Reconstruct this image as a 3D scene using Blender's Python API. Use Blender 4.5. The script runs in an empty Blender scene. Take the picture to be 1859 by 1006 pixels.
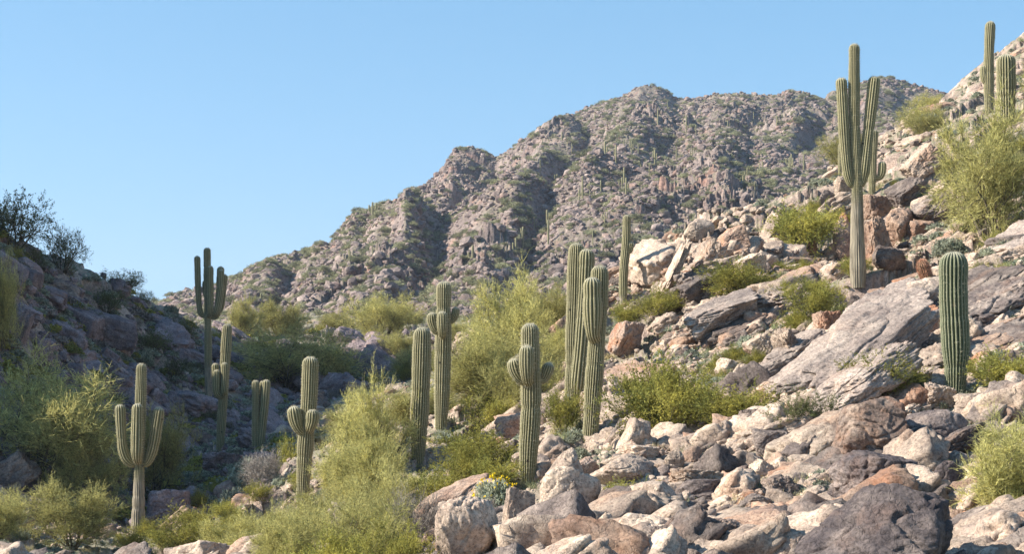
import bpy, bmesh, math
import numpy as np
from mathutils import Vector, Matrix, Euler
C = bpy.context.scene.collection
SC = bpy.context.scene
R = math.radians

# ------------------------------------------------------------------ camera, sky, sun, exposure
FPX = 3469.0      # focal length in photo pixels (1859 wide)
H0 = 760.0        # photo row of the eye-level horizon
CX = 929.5
cam = bpy.data.cameras.new('camera'); camo = bpy.data.objects.new('camera', cam); C.objects.link(camo)
cam.sensor_width = 36; cam.lens = FPX/1859*36; cam.shift_y = (H0-503)/1859
cam.clip_start = .5; cam.clip_end = 5000
camo.location = (0, 0, 0); camo.rotation_euler = (R(90), 0, 0)
SC.camera = camo
SUN_EL, SUN_AZ = 33.0, -98.0           # azimuth clockwise from +Y (view direction); negative = left
w = bpy.data.worlds.new('World'); SC.world = w; w.use_nodes = True
nt = w.node_tree; nt.nodes.clear()
sky = nt.nodes.new('ShaderNodeTexSky'); sky.sky_type = 'NISHITA'; sky.sun_disc = False
sky.sun_elevation = R(SUN_EL); sky.sun_rotation = R(SUN_AZ)
sky.air_density = 1.0; sky.dust_density = 0.3; sky.ozone_density = 1.0; sky.altitude = 600
tcw = nt.nodes.new('ShaderNodeTexCoord'); mpw = nt.nodes.new('ShaderNodeMapping'); mpw.inputs['Scale'].default_value = (1, 1, .8); mpw.inputs['Location'].default_value = (0, 0, .10)
nt.links.new(tcw.outputs['Generated'], mpw.inputs[0]); nt.links.new(mpw.outputs[0], sky.inputs[0])
hs = nt.nodes.new('ShaderNodeHueSaturation'); hs.inputs['Saturation'].default_value = 1.28; hs.inputs['Hue'].default_value = .488; hs.inputs['Value'].default_value = 1.0
bg = nt.nodes.new('ShaderNodeBackground'); bg.inputs['Strength'].default_value = 0.09
wo = nt.nodes.new('ShaderNodeOutputWorld')
nt.links.new(sky.outputs[0], hs.inputs['Color']); nt.links.new(hs.outputs[0], bg.inputs[0]); nt.links.new(bg.outputs[0], wo.inputs[0])
sl = bpy.data.lights.new('sun', 'SUN'); sl.energy = 5.0; sl.angle = R(.5); sl.color = (1, .925, .81)
so = bpy.data.objects.new('sun', sl); C.objects.link(so)
sd = Vector((math.sin(R(SUN_AZ))*math.cos(R(SUN_EL)), math.cos(R(SUN_AZ))*math.cos(R(SUN_EL)), math.sin(R(SUN_EL))))
so.rotation_euler = sd.to_track_quat('Z', 'Y').to_euler()
vs = SC.view_settings; vs.view_transform = 'Standard'; vs.look = 'None'; vs.exposure = 1.18; vs.gamma = 1
SC.cycles.use_denoising = True
SC.cycles.max_bounces = 5; SC.cycles.diffuse_bounces = 3; SC.cycles.transparent_max_bounces = 4; SC.cycles.transmission_bounces = 2
SC.cycles.volume_bounces = 0

# ------------------------------------------------------------------ noise library (numpy)
def _h(ix, iy, iz, seed):
    h = (ix.astype(np.int64)*374761393 + iy.astype(np.int64)*668265263 + (iz.astype(np.int64)*2147483647 if not np.isscalar(iz) else iz*2147483647) + seed*1274126177) & 0xffffffff
    h = ((h ^ (h >> 13))*1274126177) & 0xffffffff
    h = ((h ^ (h >> 16))*2246822519) & 0xffffffff
    return (h ^ (h >> 15)) & 0xffffffff
def rnd(ix, iy, seed, iz=0): return _h(ix, iy, iz, seed)/4294967295.0
def fade(t): return t*t*t*(t*(t*6-15)+10)
def perlin(x, y, seed=0):
    ix = np.floor(x); iy = np.floor(y); fx = x-ix; fy = y-iy; u = fade(fx); v = fade(fy)
    def g(dx, dy):
        a = rnd(ix+dx, iy+dy, seed)*6.28318
        return np.cos(a)*(fx-dx)+np.sin(a)*(fy-dy)
    a = g(0,0)*(1-u)+g(1,0)*u; b = g(0,1)*(1-u)+g(1,1)*u
    return (a*(1-v)+b*v)*1.5
def fbm(x, y, seed=0, o=4, gain=.5):
    s = 0; a = 1
    for i in range(o):
        s = s+a*perlin(x, y, seed+i*7); x = x*2.03+17.3; y = y*2.03-9.1; a *= gain
    return s
def ridged(x, y, seed=0, o=4, gain=.5):
    s = 0; a = 1
    for i in range(o):
        n = 1-np.abs(perlin(x, y, seed+i*13))*2; s = s+a*n; x = x*2.1+5.1; y = y*2.1+2.7; a *= gain
    return s
def perlin3(p, seed=0):
    i = np.floor(p); f = p-i; u = fade(f); out = 0
    for dx in (0, 1):
        for dy in (0, 1):
            for dz in (0, 1):
                h = rnd(i[:,0]+dx, i[:,1]+dy, seed, i[:,2]+dz); h2 = rnd(i[:,0]+dx, i[:,1]+dy, seed+91, i[:,2]+dz)
                ct = h*2-1; st = np.sqrt(1-ct*ct); ph = h2*6.28318
                g = st*np.cos(ph)*(f[:,0]-dx)+st*np.sin(ph)*(f[:,1]-dy)+ct*(f[:,2]-dz)
                out = out+g*(u[:,0] if dx else 1-u[:,0])*(u[:,1] if dy else 1-u[:,1])*(u[:,2] if dz else 1-u[:,2])
    return out*1.4
def facets(x, y, seed, tilt=.5):
    """broken-rock noise: every Voronoi cell is a tilted block with its own height"""
    ix = np.floor(x); iy = np.floor(y)
    best = np.full(x.shape, 9.); val = np.zeros(x.shape)
    for dx in (-1, 0, 1):
        for dy in (-1, 0, 1):
            a = rnd(ix+dx, iy+dy, seed); b = rnd(ix+dx, iy+dy, seed+1)
            ex = x-(ix+dx+a); ey = y-(iy+dy+b); d = ex*ex+ey*ey
            c = rnd(ix+dx, iy+dy, seed+2); t1 = rnd(ix+dx, iy+dy, seed+3)-.5; t2 = rnd(ix+dx, iy+dy, seed+4)-.5
            v = c+(ex*t1+ey*t2)*2*tilt-d*.35
            m = d < best; best = np.where(m, d, best); val = np.where(m, v, val)
    return val-.5
def sstep(a, b, x):
    t = np.clip((x-a)/(b-a), 0, 1); return t*t*(3-2*t)

# ------------------------------------------------------------------ the land: photo row of the ground as a function of (photo column, distance)
CP = []
def col(px, *yr):
    for Y, r in yr: CP.append((px, Y, r))
def wpt(x, y, z): CP.append((CX+x/y*FPX, y, H0-z/y*FPX))
for px in (-3500, -1500, -500, 300, 1000, 1600, 2400, 5000):
    for Y, z in ((4, -1.65), (9, -1.65), (14, -1.62)): CP.append((px, Y, H0-z/Y*FPX))
col(0, (20,1085),(35,1045),(45,1010),(55,962),(61,900),(65,820),(69,700),(73,600),(78,505),(84,437),(94,440),(115,520),(170,600))
col(100, (55,975),(68,830),(76,700),(84,570),(91,484),(102,500),(125,560))
col(200, (22,1065),(45,1020),(60,965),(68,880),(76,775),(84,665),(91,570),(98,523),(110,545),(150,595))
col(300, (50,1010),(62,950),(75,862),(84,750),(94,640),(104,566),(120,585),(160,600))
col(400, (22,1070),(40,1040),(50,985),(62,915),(75,822),(80,795),(88,715),(98,655),(112,615),(130,598),(170,590))
col(480, (45,975),(62,895),(80,808),(95,715),(110,655),(130,615),(180,585))
col(580, (24,1070),(33,1025),(40,968),(45,918),(52,868),(62,815),(80,758),(100,690),(118,630),(140,600),(190,582))
col(760, (22,1050),(30,985),(38,915),(45,847),(52,785),(62,735),(80,695),(100,660),(120,612),(150,598),(190,585))
col(900, (22,1020),(30,935),(36,880),(40,855),(50,765),(60,695),(75,648),(100,620),(130,605),(180,590))
col(1070, (20,1012),(24,960),(28,895),(33,835),(36,805),(43,735),(51,655),(59,600),(66,568),(76,572),(95,590),(130,597),(180,590))
col(1250, (20,1012),(23,960),(28,872),(33,800),(40,715),(48,618),(56,530),(63,462),(70,432),(82,445),(110,500),(170,540))
col(1400, (20,1012),(23,960),(28,850),(34,752),(42,632),(51,528),(60,440),(68,388),(78,385),(95,400),(130,440),(180,470))
col(1550, (19,1030),(22,960),(27,855),(33,735),(42,612),(52,530),(56,508),(64,430),(72,362),(82,318),(95,295),(125,300),(180,330))
col(1730, (18,1040),(21,950),(26,845),(32,722),(39,585),(46,470),(53,402),(62,330),(74,262),(88,222),(104,200),(130,190),(160,172),(200,230))
col(1859, (18,1030),(21,930),(26,822),(32,700),(40,540),(48,402),(60,300),(74,222),(92,160),(115,110),(150,64),(185,110))
col(2100, (18,1000),(26,790),(36,590),(50,380),(75,180),(110,60),(150,0),(190,60))
col(3000, (18,900),(36,480),(60,150),(110,-100),(180,-60))
# the off-frame shoulder of the left hill that shades the gully
for x, y, z in ((-14,40,-2.6),(-22,50,-1),(-30,55,2.5),(-40,56,5),(-25,62,5.5),(-32,61.5,15.5),(-44,63,21),(-24,66,4.0),(-30,67,11),(-36,69,17),(-48,71,24),(-30,80,15),(-38,82,24),(-50,85,33),(-34,98,17.5),(-44,100,25),(-58,102,33),(-40,125,14),(-55,130,23),(-70,60,13),(-80,90,34),(-60,170,18),(-30,30,-2),(-60,38,0),(-100,150,34)): wpt(x, y, z)
for x, y, z in ((60,30,14),(80,60,32),(110,120,50)): wpt(x, y, z)
CPA = np.array(CP, dtype=float)
def _uv(px, Y): return px/700.0 if np.isscalar(px) else np.asarray(px)/700.0, np.log(Y)*2.2
def squash(px):   # compress far off-frame columns
    return np.where(px < 0, -700*np.log1p(np.maximum(-px, 0)/700), np.where(px > 1859, 1859+700*np.log1p(np.maximum(px-1859, 0)/700), px))
cu, cv = _uv(squash(CPA[:,0]), CPA[:,1])
def _phi(r2): return .5*r2*np.log(r2+1e-9)
n = len(cu); K = _phi((cu[:,None]-cu)**2+(cv[:,None]-cv)**2)+np.eye(n)*1e-3
Pm = np.c_[np.ones(n), cu, cv]
A = np.block([[K, Pm],[Pm.T, np.zeros((3,3))]])
# interpolate tan(elevation)*something smooth: rows
WT = np.linalg.solve(A, np.r_[CPA[:,2], 0, 0, 0])
def near_row(px, Y):
    u, v = _uv(squash(px), Y); u = u.ravel(); v = v.ravel(); out = np.empty(u.size)
    for s in range(0, u.size, 60000):
        a = u[s:s+60000]; b = v[s:s+60000]
        r2 = (a[:,None]-cu)**2+(b[:,None]-cv)**2
        out[s:s+60000] = _phi(r2)@WT[:n]+WT[n]+WT[n+1]*a+WT[n+2]*b
    return out.reshape(np.shape(px))
RX = [-2500,-600,0,290,400,430,480,520,560,600,640,690,740,780,820,855,885,900,950,1000,1040,1080,1130,1160,1200,1230,1290,1350,1400,1450,1500,1560,1620,1660,1700,1760,2000,3000]
RR = [700,640,600,550,518,500,478,462,440,446,402,384,380,355,310,291,298,304,280,250,220,194,174,166,170,187,184,182,190,186,180,170,160,168,186,200,200,240]
DX = [-2500,0,290,600,855,1150,1700,3000]; DY = [300,380,430,500,560,620,640,600]
SPURS = [  # crest column at t=1 .. t=0, height, width left, width right (columns)
    ([(1.05,560),(.6,500),(.2,440)], 5, 80, 40), ([(1.05,720),(.6,640),(.2,560)], 5, 90, 46),
    ([(1.05,860),(.75,800),(.45,730),(.1,650)], 11, 130, 62), ([(.8,1020),(.6,960),(.4,925),(.1,880)], 11, 100, 48),
    ([(.9,1170),(.6,1090),(.35,1060)], 6, 110, 80), ([(1.05,1200),(.85,1225),(.7,1240)], 6, 120, 34),
    ([(1.02,1460),(.8,1440),(.62,1400)], 8, 90, 40), ([(.62,1330),(.45,1300),(.3,1290)], 6, 80, 40),
    ([(1.05,1600),(.93,1590),(.8,1600)], 7, 60, 50)]
def mtn_z(px, Y):
    r = np.interp(px, RX, RR); Yr = np.interp(px, DX, DY)
    zr = (H0-r)/FPX*Yr; zb = 9.5
    t = (Y-215)/(Yr-215)
    z = zb+(zr-zb)*np.sign(t)*np.abs(t)**1.12
    z = np.where(t > 1, zr-(Y-Yr)*.55, np.where(t < 0, zb+(Y-215)*.02, z))
    env = np.clip(t*2.2, 0, 1)*np.clip((1.25-t)*2.5, 0, 1)
    for line, h, wl, wr in SPURS:
        ts = [a for a, b in line][::-1]; ps = [b for a, b in line][::-1]
        wob = perlin(t*4+h*3.7, t*0+wl+.5, 5)*34+perlin(t*13+h*1.7, t*0+wl+.5, 6)*12
        d = px-np.interp(t, ts, ps)-wob
        k = np.where(d < 0, 1+d/wl, 1-d/wr); k = np.clip(k, 0, 1)
        k = k*(1.3-.3*k)*(1+.5*perlin(px*.02+h*9.1, t*5, 8))
        tt = sstep(ts[0]-.12, ts[0]+.1, t)*np.clip((1.15-t)/.18, .1, 1)
        cf = 1-.72*sstep(.8, .98, t)
        z = z+(h*k*tt*env*.62-h*.25*tt*env*np.clip(1-abs(d-wr)/60, 0, 1))*cf
    return z, t
def height(x, Y, detail=True):
    px = CX+x/Y*FPX
    z1 = (H0-near_row(px, Y))/FPX*Y if np.min(Y) < 231 else np.zeros(np.shape(px))
    z2, t = mtn_z(px, Y)
    k = sstep(165, 230, Y); z = z1*(1-k)+z2*k
    if detail: z = z+near_detail(x, Y, px)*(1-k)+mtn_detail(x, Y, px, t)*k
    return z
def near_detail(x, Y, px):
    near = np.clip(Y/30, .35, 1.6)
    wx = x+fbm(x*.3, Y*.3, 3, 2)*.9; wy = Y+fbm(x*.3, Y*.3, 9, 2)*.9
    rock = sstep(-.35, .35, fbm(x*.09, Y*.09, 21, 3))
    rock = np.maximum(rock, sstep(1350, 1550, px)*.55)
    # bedding dips: coordinates rotated so the ledges run up to the right
    a = .5; lx = wx*math.cos(a)+wy*math.sin(a); ly = -wx*math.sin(a)+wy*math.cos(a)
    rt = sstep(1150, 1350, px)
    d = facets(lx*(.28-.12*rt), ly*(.55+.15*rt), 31, .7)*(1+.15*rt)+facets(lx*(.75-.3*rt), ly*(1.3+.5*rt), 41, .7)*(.36+.1*rt)+facets(wx*2.0, wy*2.4, 51, .8)*.13
    d = d*(.25+.75*rock)+facets(wx*5, wy*5, 61, .8)*.045
    s = fbm(x*.12, Y*.12, 71, 4)*.28
    e = sstep(14, 24, Y)
    return (d*.62+s)*near*e*.85+fbm(x*1.5, Y*1.5, 81, 3)*.03
def mtn_detail(x, Y, px, t):
    wx = x+fbm(x*.03, Y*.03, 103, 3)*9; wy = Y+fbm(x*.03, Y*.03, 109, 3)*9
    g = ridged(wx*.016, wy*.011, 111, 4)*2.6-2+fbm(x*.012, Y*.012, 191, 3)*5
    m = sstep(-.05, .3, fbm(x*.018, Y*.012, 121, 3)+np.clip((t-.9)*1.5, 0, .12))
    bx_ = wx*.82+wy*.57; by_ = -wx*.57+wy*.82
    d = facets(bx_*.045, by_*.1, 131, .9)*2.7*m+facets(bx_*.12, by_*.3, 133, .9)*.9*m+facets(wx*.22, wy*.16, 141, .9)*1.8*(.1+.9*m)
    d = d+facets(wx*.55, wy*.48, 151, .9)*1.15*(.2+.8*m)+facets(wx*1.3, wy*1.1, 161, .9)*.55*(.4+.6*m)
    d = d*(1-.5*sstep(.82, .95, t))
    e = np.clip(t*3+.25, .2, 1)*np.clip((px-200)/300, .45, 1)
    return (g+d)*e

# ------------------------------------------------------------------ mesh helpers
def np_mesh(name, V, F, mat=None, smooth=False, attrs=None):
    me = bpy.data.meshes.new(name); V = np.asarray(V, np.float32); F = np.asarray(F, np.int32)
    k = F.shape[1]
    me.vertices.add(len(V)); me.vertices.foreach_set('co', V.ravel())
    me.loops.add(F.size); me.loops.foreach_set('vertex_index', F.ravel())
    me.polygons.add(len(F)); me.polygons.foreach_set('loop_start', np.arange(0, F.size, k, dtype=np.int32))
    try: me.polygons.foreach_set('loop_total', np.full(len(F), k, dtype=np.int32))
    except Exception: pass
    me.update(calc_edges=True); me.validate()
    me.polygons.foreach_set('use_smooth', np.full(len(F), smooth))
    for an, (ty, dat) in (attrs or {}).items():
        at = me.attributes.new(an, ty, 'POINT'); at.data.foreach_set('value' if ty in ('FLOAT','INT') else 'vector', np.asarray(dat).ravel())
    if mat: me.materials.append(mat)
    return me
def link(name, me, parent=None):
    o = bpy.data.objects.new(name, me); C.objects.link(o)
    if parent: o.parent = parent
    return o
def tag(o, label=None, cat=None, group=None, kind=None):
    for k, v in (('label',label),('category',cat),('group',group),('kind',kind)):
        if v: o[k] = v
    return o
def grid_faces(nr, nc):
    i = (np.arange(nr-1)[:,None]*nc+np.arange(nc-1)).ravel()
    return np.c_[i, i+1, i+nc+1, i+nc]

# ------------------------------------------------------------------ materials
def newmat(name, rough=.9):
    m = bpy.data.materials.new(name); m.use_nodes = True; t = m.node_tree; b = t.nodes['Principled BSDF']
    b.inputs['Roughness'].default_value = rough; b.inputs['Specular IOR Level'].default_value = .25
    return m, t, b
def N(t, ty, **kw):
    n = t.nodes.new(ty)
    for k, v in kw.items():
        if k in n.inputs: n.inputs[k].default_value = v
        else: setattr(n, k, v)
    return n
def ramp(t, src, stops):
    r = t.nodes.new('ShaderNodeValToRGB'); el = r.color_ramp.elements
    while len(el) < len(stops): el.new(.5)
    for e, (p, c) in zip(el, stops): e.position = p; e.color = (*c, 1) if len(c) == 3 else c
    t.links.new(src, r.inputs[0]); return r.outputs[0]
def mixc(t, fac, a, b, mode='MIX'):
    m = t.nodes.new('ShaderNodeMix'); m.data_type = 'RGBA'; m.blend_type = mode
    for s, v in ((m.inputs[0], fac), (m.inputs[6], a), (m.inputs[7], b)):
        if isinstance(v, (int, float)): s.default_value = v
        elif isinstance(v, tuple): s.default_value = (*v, 1) if len(v) == 3 else v
        else: t.links.new(v, s)
    return m.outputs[2]
G = lambda v: (v, v, v)
def rock_mat(name, light, mid, dark, rust, varn=.5, rustiness=.5, sc=1.0, bump=.6, objspace=False, soil=None):
    m, t, b = newmat(name, .92)
    if objspace:
        tc = N(t, 'ShaderNodeTexCoord'); oi = N(t, 'ShaderNodeObjectInfo')
        ad = N(t, 'ShaderNodeVectorMath', operation='MULTIPLY_ADD'); t.links.new(oi.outputs['Random'], ad.inputs[0]); ad.inputs[1].default_value = (37, 91, 53)
        t.links.new(N(t, 'ShaderNodeNewGeometry').outputs['Position'], ad.inputs[2]); P = ad.outputs[0]; rv = oi.outputs['Random']
    else:
        ge = N(t, 'ShaderNodeNewGeometry'); P = ge.outputs['Position']; rv = None
    def noise(s, d=5, r=.6, dist=0):
        n = N(t, 'ShaderNodeTexNoise', Scale=s*sc, Detail=float(d), Roughness=r, Distortion=dist); t.links.new(P, n.inputs['Vector']); return n.outputs['Fac']
    c = mixc(t, ramp(t, noise(1.3, 8, .65), [(.38, G(0)), (.62, G(1))]), mid, light)
    v = ramp(t, noise(.8, 9, .72, .4), [(.5-.18*varn, G(0)), (.56, G(varn)), (.66, G(min(1, varn*1.7)))])
    c = mixc(t, v, c, dark)
    r_ = ramp(t, noise(.55, 6, .6, .8), [(.54, G(0)), (.66, G(rustiness))])
    c = mixc(t, r_, c, rust)
    sp = ramp(t, noise(14, 6, .85), [(.38, G(.3)), (.5, G(1)), (.66, G(1.4))])
    c = mixc(t, .85, c, sp, 'MULTIPLY')
    if rv is not None:
        hv = N(t, 'ShaderNodeHueSaturation'); mr = N(t, 'ShaderNodeMapRange'); mr.inputs['To Min'].default_value = .75; mr.inputs['To Max'].default_value = 1.15
        t.links.new(rv, mr.inputs['Value']); t.links.new(mr.outputs[0], hv.inputs['Value']); t.links.new(c, hv.inputs['Color']); c = hv.outputs[0]
    if soil:
        ge2 = N(t, 'ShaderNodeNewGeometry'); sx = N(t, 'ShaderNodeSeparateXYZ'); t.links.new(ge2.outputs['Normal'], sx.inputs[0])
        f = ramp(t, sx.outputs['Z'], [(soil[2], G(0)), (soil[3], G(1))])
        nn = ramp(t, noise(soil[4], 6, .7), [(.4, G(0)), (.58, G(1))])
        g = mixc(t, nn, soil[0], soil[1]); g = mixc(t, .6, g, ramp(t, noise(soil[4]*9, 5, .8), [(.35, G(.5)), (.65, G(1.3))]), 'MULTIPLY')
        c = mixc(t, f, c, g)
    t.links.new(c, b.inputs['Base Color'])
    bp = N(t, 'ShaderNodeBump', Strength=bump, Distance=.085/sc)
    mu = N(t, 'ShaderNodeMath', operation='ADD'); t.links.new(noise(5, 8, .75), mu.inputs[0])
    vo = N(t, 'ShaderNodeTexVoronoi', Scale=4.0*sc, feature='DISTANCE_TO_EDGE'); 
    wv = N(t, 'ShaderNodeTexNoise', Scale=2.0*sc, Detail=4.0); t.links.new(P, wv.inputs['Vector'])
    va = N(t, 'ShaderNodeVectorMath', operation='MULTIPLY_ADD'); t.links.new(wv.outputs['Color'], va.inputs[0]); va.inputs[1].default_value = (.6/sc,)*3; t.links.new(P, va.inputs[2]); t.links.new(va.outputs[0], vo.inputs['Vector'])
    vr = ramp(t, vo.outputs['Distance'], [(0, G(0)), (.03, G(.22))])
    t.links.new(vr, mu.inputs[1]); t.links.new(mu.outputs[0], bp.inputs['Height']); t.links.new(bp.outputs[0], b.inputs['Normal'])
    return m
M = {}
M['pale'] = rock_mat('pale_granite', (.63,.495,.375), (.46,.345,.265), (.185,.145,.125), (.42,.24,.15), .5, .5, 1.6, .7, True)
M['varnish'] = rock_mat('varnished_granite', (.42,.34,.28), (.23,.18,.155), (.10,.08,.075), (.33,.19,.12), .75, .3, 1.6, .8, True)
M['dark_varnish'] = rock_mat('desert_varnish', (.34,.27,.23), (.17,.135,.125), (.075,.062,.065), (.30,.17,.11), .85, .3, 1.6, .9, True)
M['rust'] = rock_mat('rusty_granite', (.50,.36,.265), (.37,.225,.15), (.15,.11,.10), (.38,.17,.09), .4, .7, 1.6, .7, True)
M['purple'] = rock_mat('shade_blued_dusky_rock', (.42,.34,.33), (.28,.215,.215), (.125,.10,.11), (.34,.21,.17), .7, .4, 1.2, .7, True)  # purple-brown rock, its colour lifted and blued to imitate skylight filling the shade
M['mrock'] = rock_mat('mountain_boulder', (.42,.33,.28), (.25,.19,.168), (.095,.075,.077), (.30,.17,.12), .6, .5, .35, .7, True)
M['ground'] = rock_mat('hillside_ground', (.60,.47,.37), (.44,.32,.25), (.17,.13,.12), (.34,.20,.13), .6, .4, .9, .8, False,
                       ((.34,.29,.215), (.20,.20,.125), .72, .93, .5))
M['mtn'] = rock_mat('mountain_rock', (.40,.315,.265), (.235,.18,.16), (.095,.075,.077), (.36,.19,.13), .6, .6, .12, .8, False,
                    ((.29,.235,.18), (.20,.175,.12), .66, .9, .08))
def fol_mat(name, a, b_, tr=.35, sc=1.6, rough=.7):
    m = bpy.data.materials.new(name); m.use_nodes = True; t = m.node_tree; t.nodes.clear()
    tc = N(t, 'ShaderNodeTexCoord'); oi = N(t, 'ShaderNodeObjectInfo')
    n1 = N(t, 'ShaderNodeTexNoise', Scale=sc, Detail=3.0); t.links.new(tc.outputs['Object'], n1.inputs['Vector'])
    f = ramp(t, n1.outputs['Fac'], [(.36, G(0)), (.64, G(1))]); c = mixc(t, f, a, b_)
    n2 = N(t, 'ShaderNodeTexNoise', Scale=sc*7, Detail=2.0); t.links.new(tc.outputs['Object'], n2.inputs['Vector'])
    c = mixc(t, 1.0, c, ramp(t, n2.outputs['Fac'], [(.36, G(.45)), (.62, G(1.5))]), 'MULTIPLY')
    hv = N(t, 'ShaderNodeHueSaturation'); mr = N(t, 'ShaderNodeMapRange'); mr.inputs['To Min'].default_value = .78; mr.inputs['To Max'].default_value = 1.2
    t.links.new(oi.outputs['Random'], mr.inputs['Value']); t.links.new(mr.outputs[0], hv.inputs['Value']); t.links.new(c, hv.inputs['Color'])
    d = N(t, 'ShaderNodeBsdfDiffuse'); tl = N(t, 'ShaderNodeBsdfTranslucent'); mx = N(t, 'ShaderNodeMixShader'); mx.inputs[0].default_value = tr
    t.links.new(hv.outputs[0], d.inputs[0]); t.links.new(hv.outputs[0], tl.inputs[0])
    t.links.new(d.outputs[0], mx.inputs[1]); t.links.new(tl.outputs[0], mx.inputs[2])
    o = N(t, 'ShaderNodeOutputMaterial'); t.links.new(mx.outputs[0], o.inputs[0]); return m
M['palo'] = fol_mat('palo_verde_twigs', (.50,.46,.18), (.37,.35,.14), .38)
M['creo'] = fol_mat('creosote_leaves', (.40,.36,.09), (.22,.23,.07), .4)
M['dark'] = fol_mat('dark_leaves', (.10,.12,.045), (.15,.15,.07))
M['brit'] = fol_mat('brittlebush_leaves', (.36,.37,.28), (.27,.30,.22))
M['scrub'] = fol_mat('scrub_leaves', (.33,.32,.185), (.22,.225,.135), sc=.15)
M['straw'] = fol_mat('dry_grass_blades', (.50,.43,.25), (.40,.33,.18), .3)
M['green'] = fol_mat('ground_green', (.26,.29,.14), (.33,.33,.2), .3)
M['flower'] = fol_mat('flower_petals', (.75,.55,.03), (.65,.5,.02), .3)
M['twig'] = fol_mat('grey_twigs', (.30,.27,.24), (.22,.19,.16), 0)
M['bark'] = fol_mat('dark_bark', (.10,.085,.055), (.16,.14,.10), 0)
def cactus_mat(name, g1, g2, crest, barkc, barkamt=1.0):
    m, t, b = newmat(name, .65)
    ac = N(t, 'ShaderNodeAttribute', attribute_name='crest'); ab = N(t, 'ShaderNodeAttribute', attribute_name='bark'); at = N(t, 'ShaderNodeAttribute', attribute_name='cap')
    ge = N(t, 'ShaderNodeNewGeometry')
    n = N(t, 'ShaderNodeTexNoise', Scale=1.6, Detail=5.0); t.links.new(ge.outputs['Position'], n.inputs['Vector'])
    c = mixc(t, ramp(t, n.outputs['Fac'], [(.35, G(0)), (.65, G(1))]), g1, g2)
    mp = N(t, 'ShaderNodeMapping'); mp.inputs['Scale'].default_value = (1, 1, .12); t.links.new(ge.outputs['Position'], mp.inputs[0])
    n3 = N(t, 'ShaderNodeTexNoise', Scale=60.0, Detail=2.0); t.links.new(ge.outputs['Position'], n3.inputs['Vector'])
    cr = N(t, 'ShaderNodeMath', operation='POWER'); t.links.new(ac.outputs['Fac'], cr.inputs[0]); cr.inputs[1].default_value = 3.2
    cm = N(t, 'ShaderNodeMath', operation='MULTIPLY'); t.links.new(cr.outputs[0], cm.inputs[0]); t.links.new(ramp(t, n3.outputs['Fac'], [(.38, G(.5)), (.6, G(1))]), cm.inputs[1])
    c = mixc(t, cm.outputs[0], c, crest)
    n2 = N(t, 'ShaderNodeTexNoise', Scale=14.0, Detail=6.0, Roughness=.7); t.links.new(mp.outputs[0], n2.inputs['Vector'])
    bk = mixc(t, ramp(t, n2.outputs['Fac'], [(.4, G(0)), (.6, G(1))]), barkc, tuple(v*.42 for v in barkc))
    bm = N(t, 'ShaderNodeMath', operation='MULTIPLY_ADD'); t.links.new(n2.outputs['Fac'], bm.inputs[0]); bm.inputs[1].default_value = .7; bm.inputs[2].default_value = -.35
    ba = N(t, 'ShaderNodeMath', operation='ADD', use_clamp=True); t.links.new(ab.outputs['Fac'], ba.inputs[0]); t.links.new(bm.outputs[0], ba.inputs[1])
    bb = N(t, 'ShaderNodeMath', operation='MULTIPLY', use_clamp=True); t.links.new(ba.outputs[0], bb.inputs[0]); t.links.new(ramp(t, ab.outputs['Fac'], [(0.0, G(0)), (.25, G(barkamt))]), bb.inputs[1])
    c = mixc(t, bb.outputs[0], c, bk)
    vh = N(t, 'ShaderNodeTexVoronoi', Scale=1.9); t.links.new(ge.outputs['Position'], vh.inputs['Vector'])
    c = mixc(t, ramp(t, vh.outputs['Distance'], [(.045, G(1)), (.075, G(0))]), c, (.03,.024,.018))
    ns = N(t, 'ShaderNodeTexNoise', Scale=5.0, Detail=6.0, Roughness=.75); t.links.new(ge.outputs['Position'], ns.inputs['Vector'])
    c = mixc(t, ramp(t, ns.outputs['Fac'], [(.60, G(0)), (.68, G(.7))]), c, (.20,.165,.11))
    c = mixc(t, at.outputs['Fac'], c, (.52,.48,.37))
    t.links.new(c, b.inputs['Base Color']); 
    bp = N(t, 'ShaderNodeBump', Strength=.5, Distance=.01); t.links.new(n3.outputs['Fac'], bp.inputs['Height']); t.links.new(bp.outputs[0], b.inputs['Normal'])
    return m
M['cactus'] = cactus_mat('saguaro_skin', (.115,.112,.042), (.155,.145,.065), (.42,.37,.23), (.34,.29,.21))
M['cactusd'] = cactus_mat('young_saguaro_skin', (.05,.078,.034), (.07,.09,.042), (.30,.29,.19), (.25,.23,.16), .5)
M['spine'] = fol_mat('pale_spines', (.56,.51,.37), (.42,.38,.27), .2)
M['barrel'] = cactus_mat('barrel_cactus_skin', (.16,.13,.07), (.2,.14,.08), (.55,.30,.19), (.3,.2,.14), .3)
M['redspine'] = fol_mat('red_spines', (.55,.27,.17), (.6,.36,.24), .2)

# ------------------------------------------------------------------ the land meshes
def spread(lo, hi, step, far_lo, far_hi, grow=1.09):
    a = list(np.arange(lo, hi, step)); s = step; p = lo; L = []
    while p > far_lo: s *= grow; p -= s; L.append(p)
    s = step; q = a[-1]; U = []
    while q < far_hi: s *= grow; q += s; U.append(q)
    return np.array(L[::-1]+a+U)
def land(name, cols, Ys, mat, smooth):
    PX, YY = np.meshgrid(cols, Ys); X = (PX-CX)/FPX*YY
    Z = height(X, YY)
    V = np.stack([X, YY, Z], -1).reshape(-1, 3)
    return tag(link(name, np_mesh(name, V, grid_faces(*PX.shape), mat, smooth)), kind='structure')
Ys_near = np.concatenate([np.exp(np.linspace(math.log(2.5), math.log(17), 40, endpoint=False)), np.exp(np.linspace(math.log(17), math.log(95), 640, endpoint=False)), np.exp(np.linspace(math.log(95), math.log(200), 240))])
cols_near = spread(-60, 1920, 2.6, -6500, 7500, 1.05)
near_land = land('hillside', cols_near, Ys_near, M['ground'], True)
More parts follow.
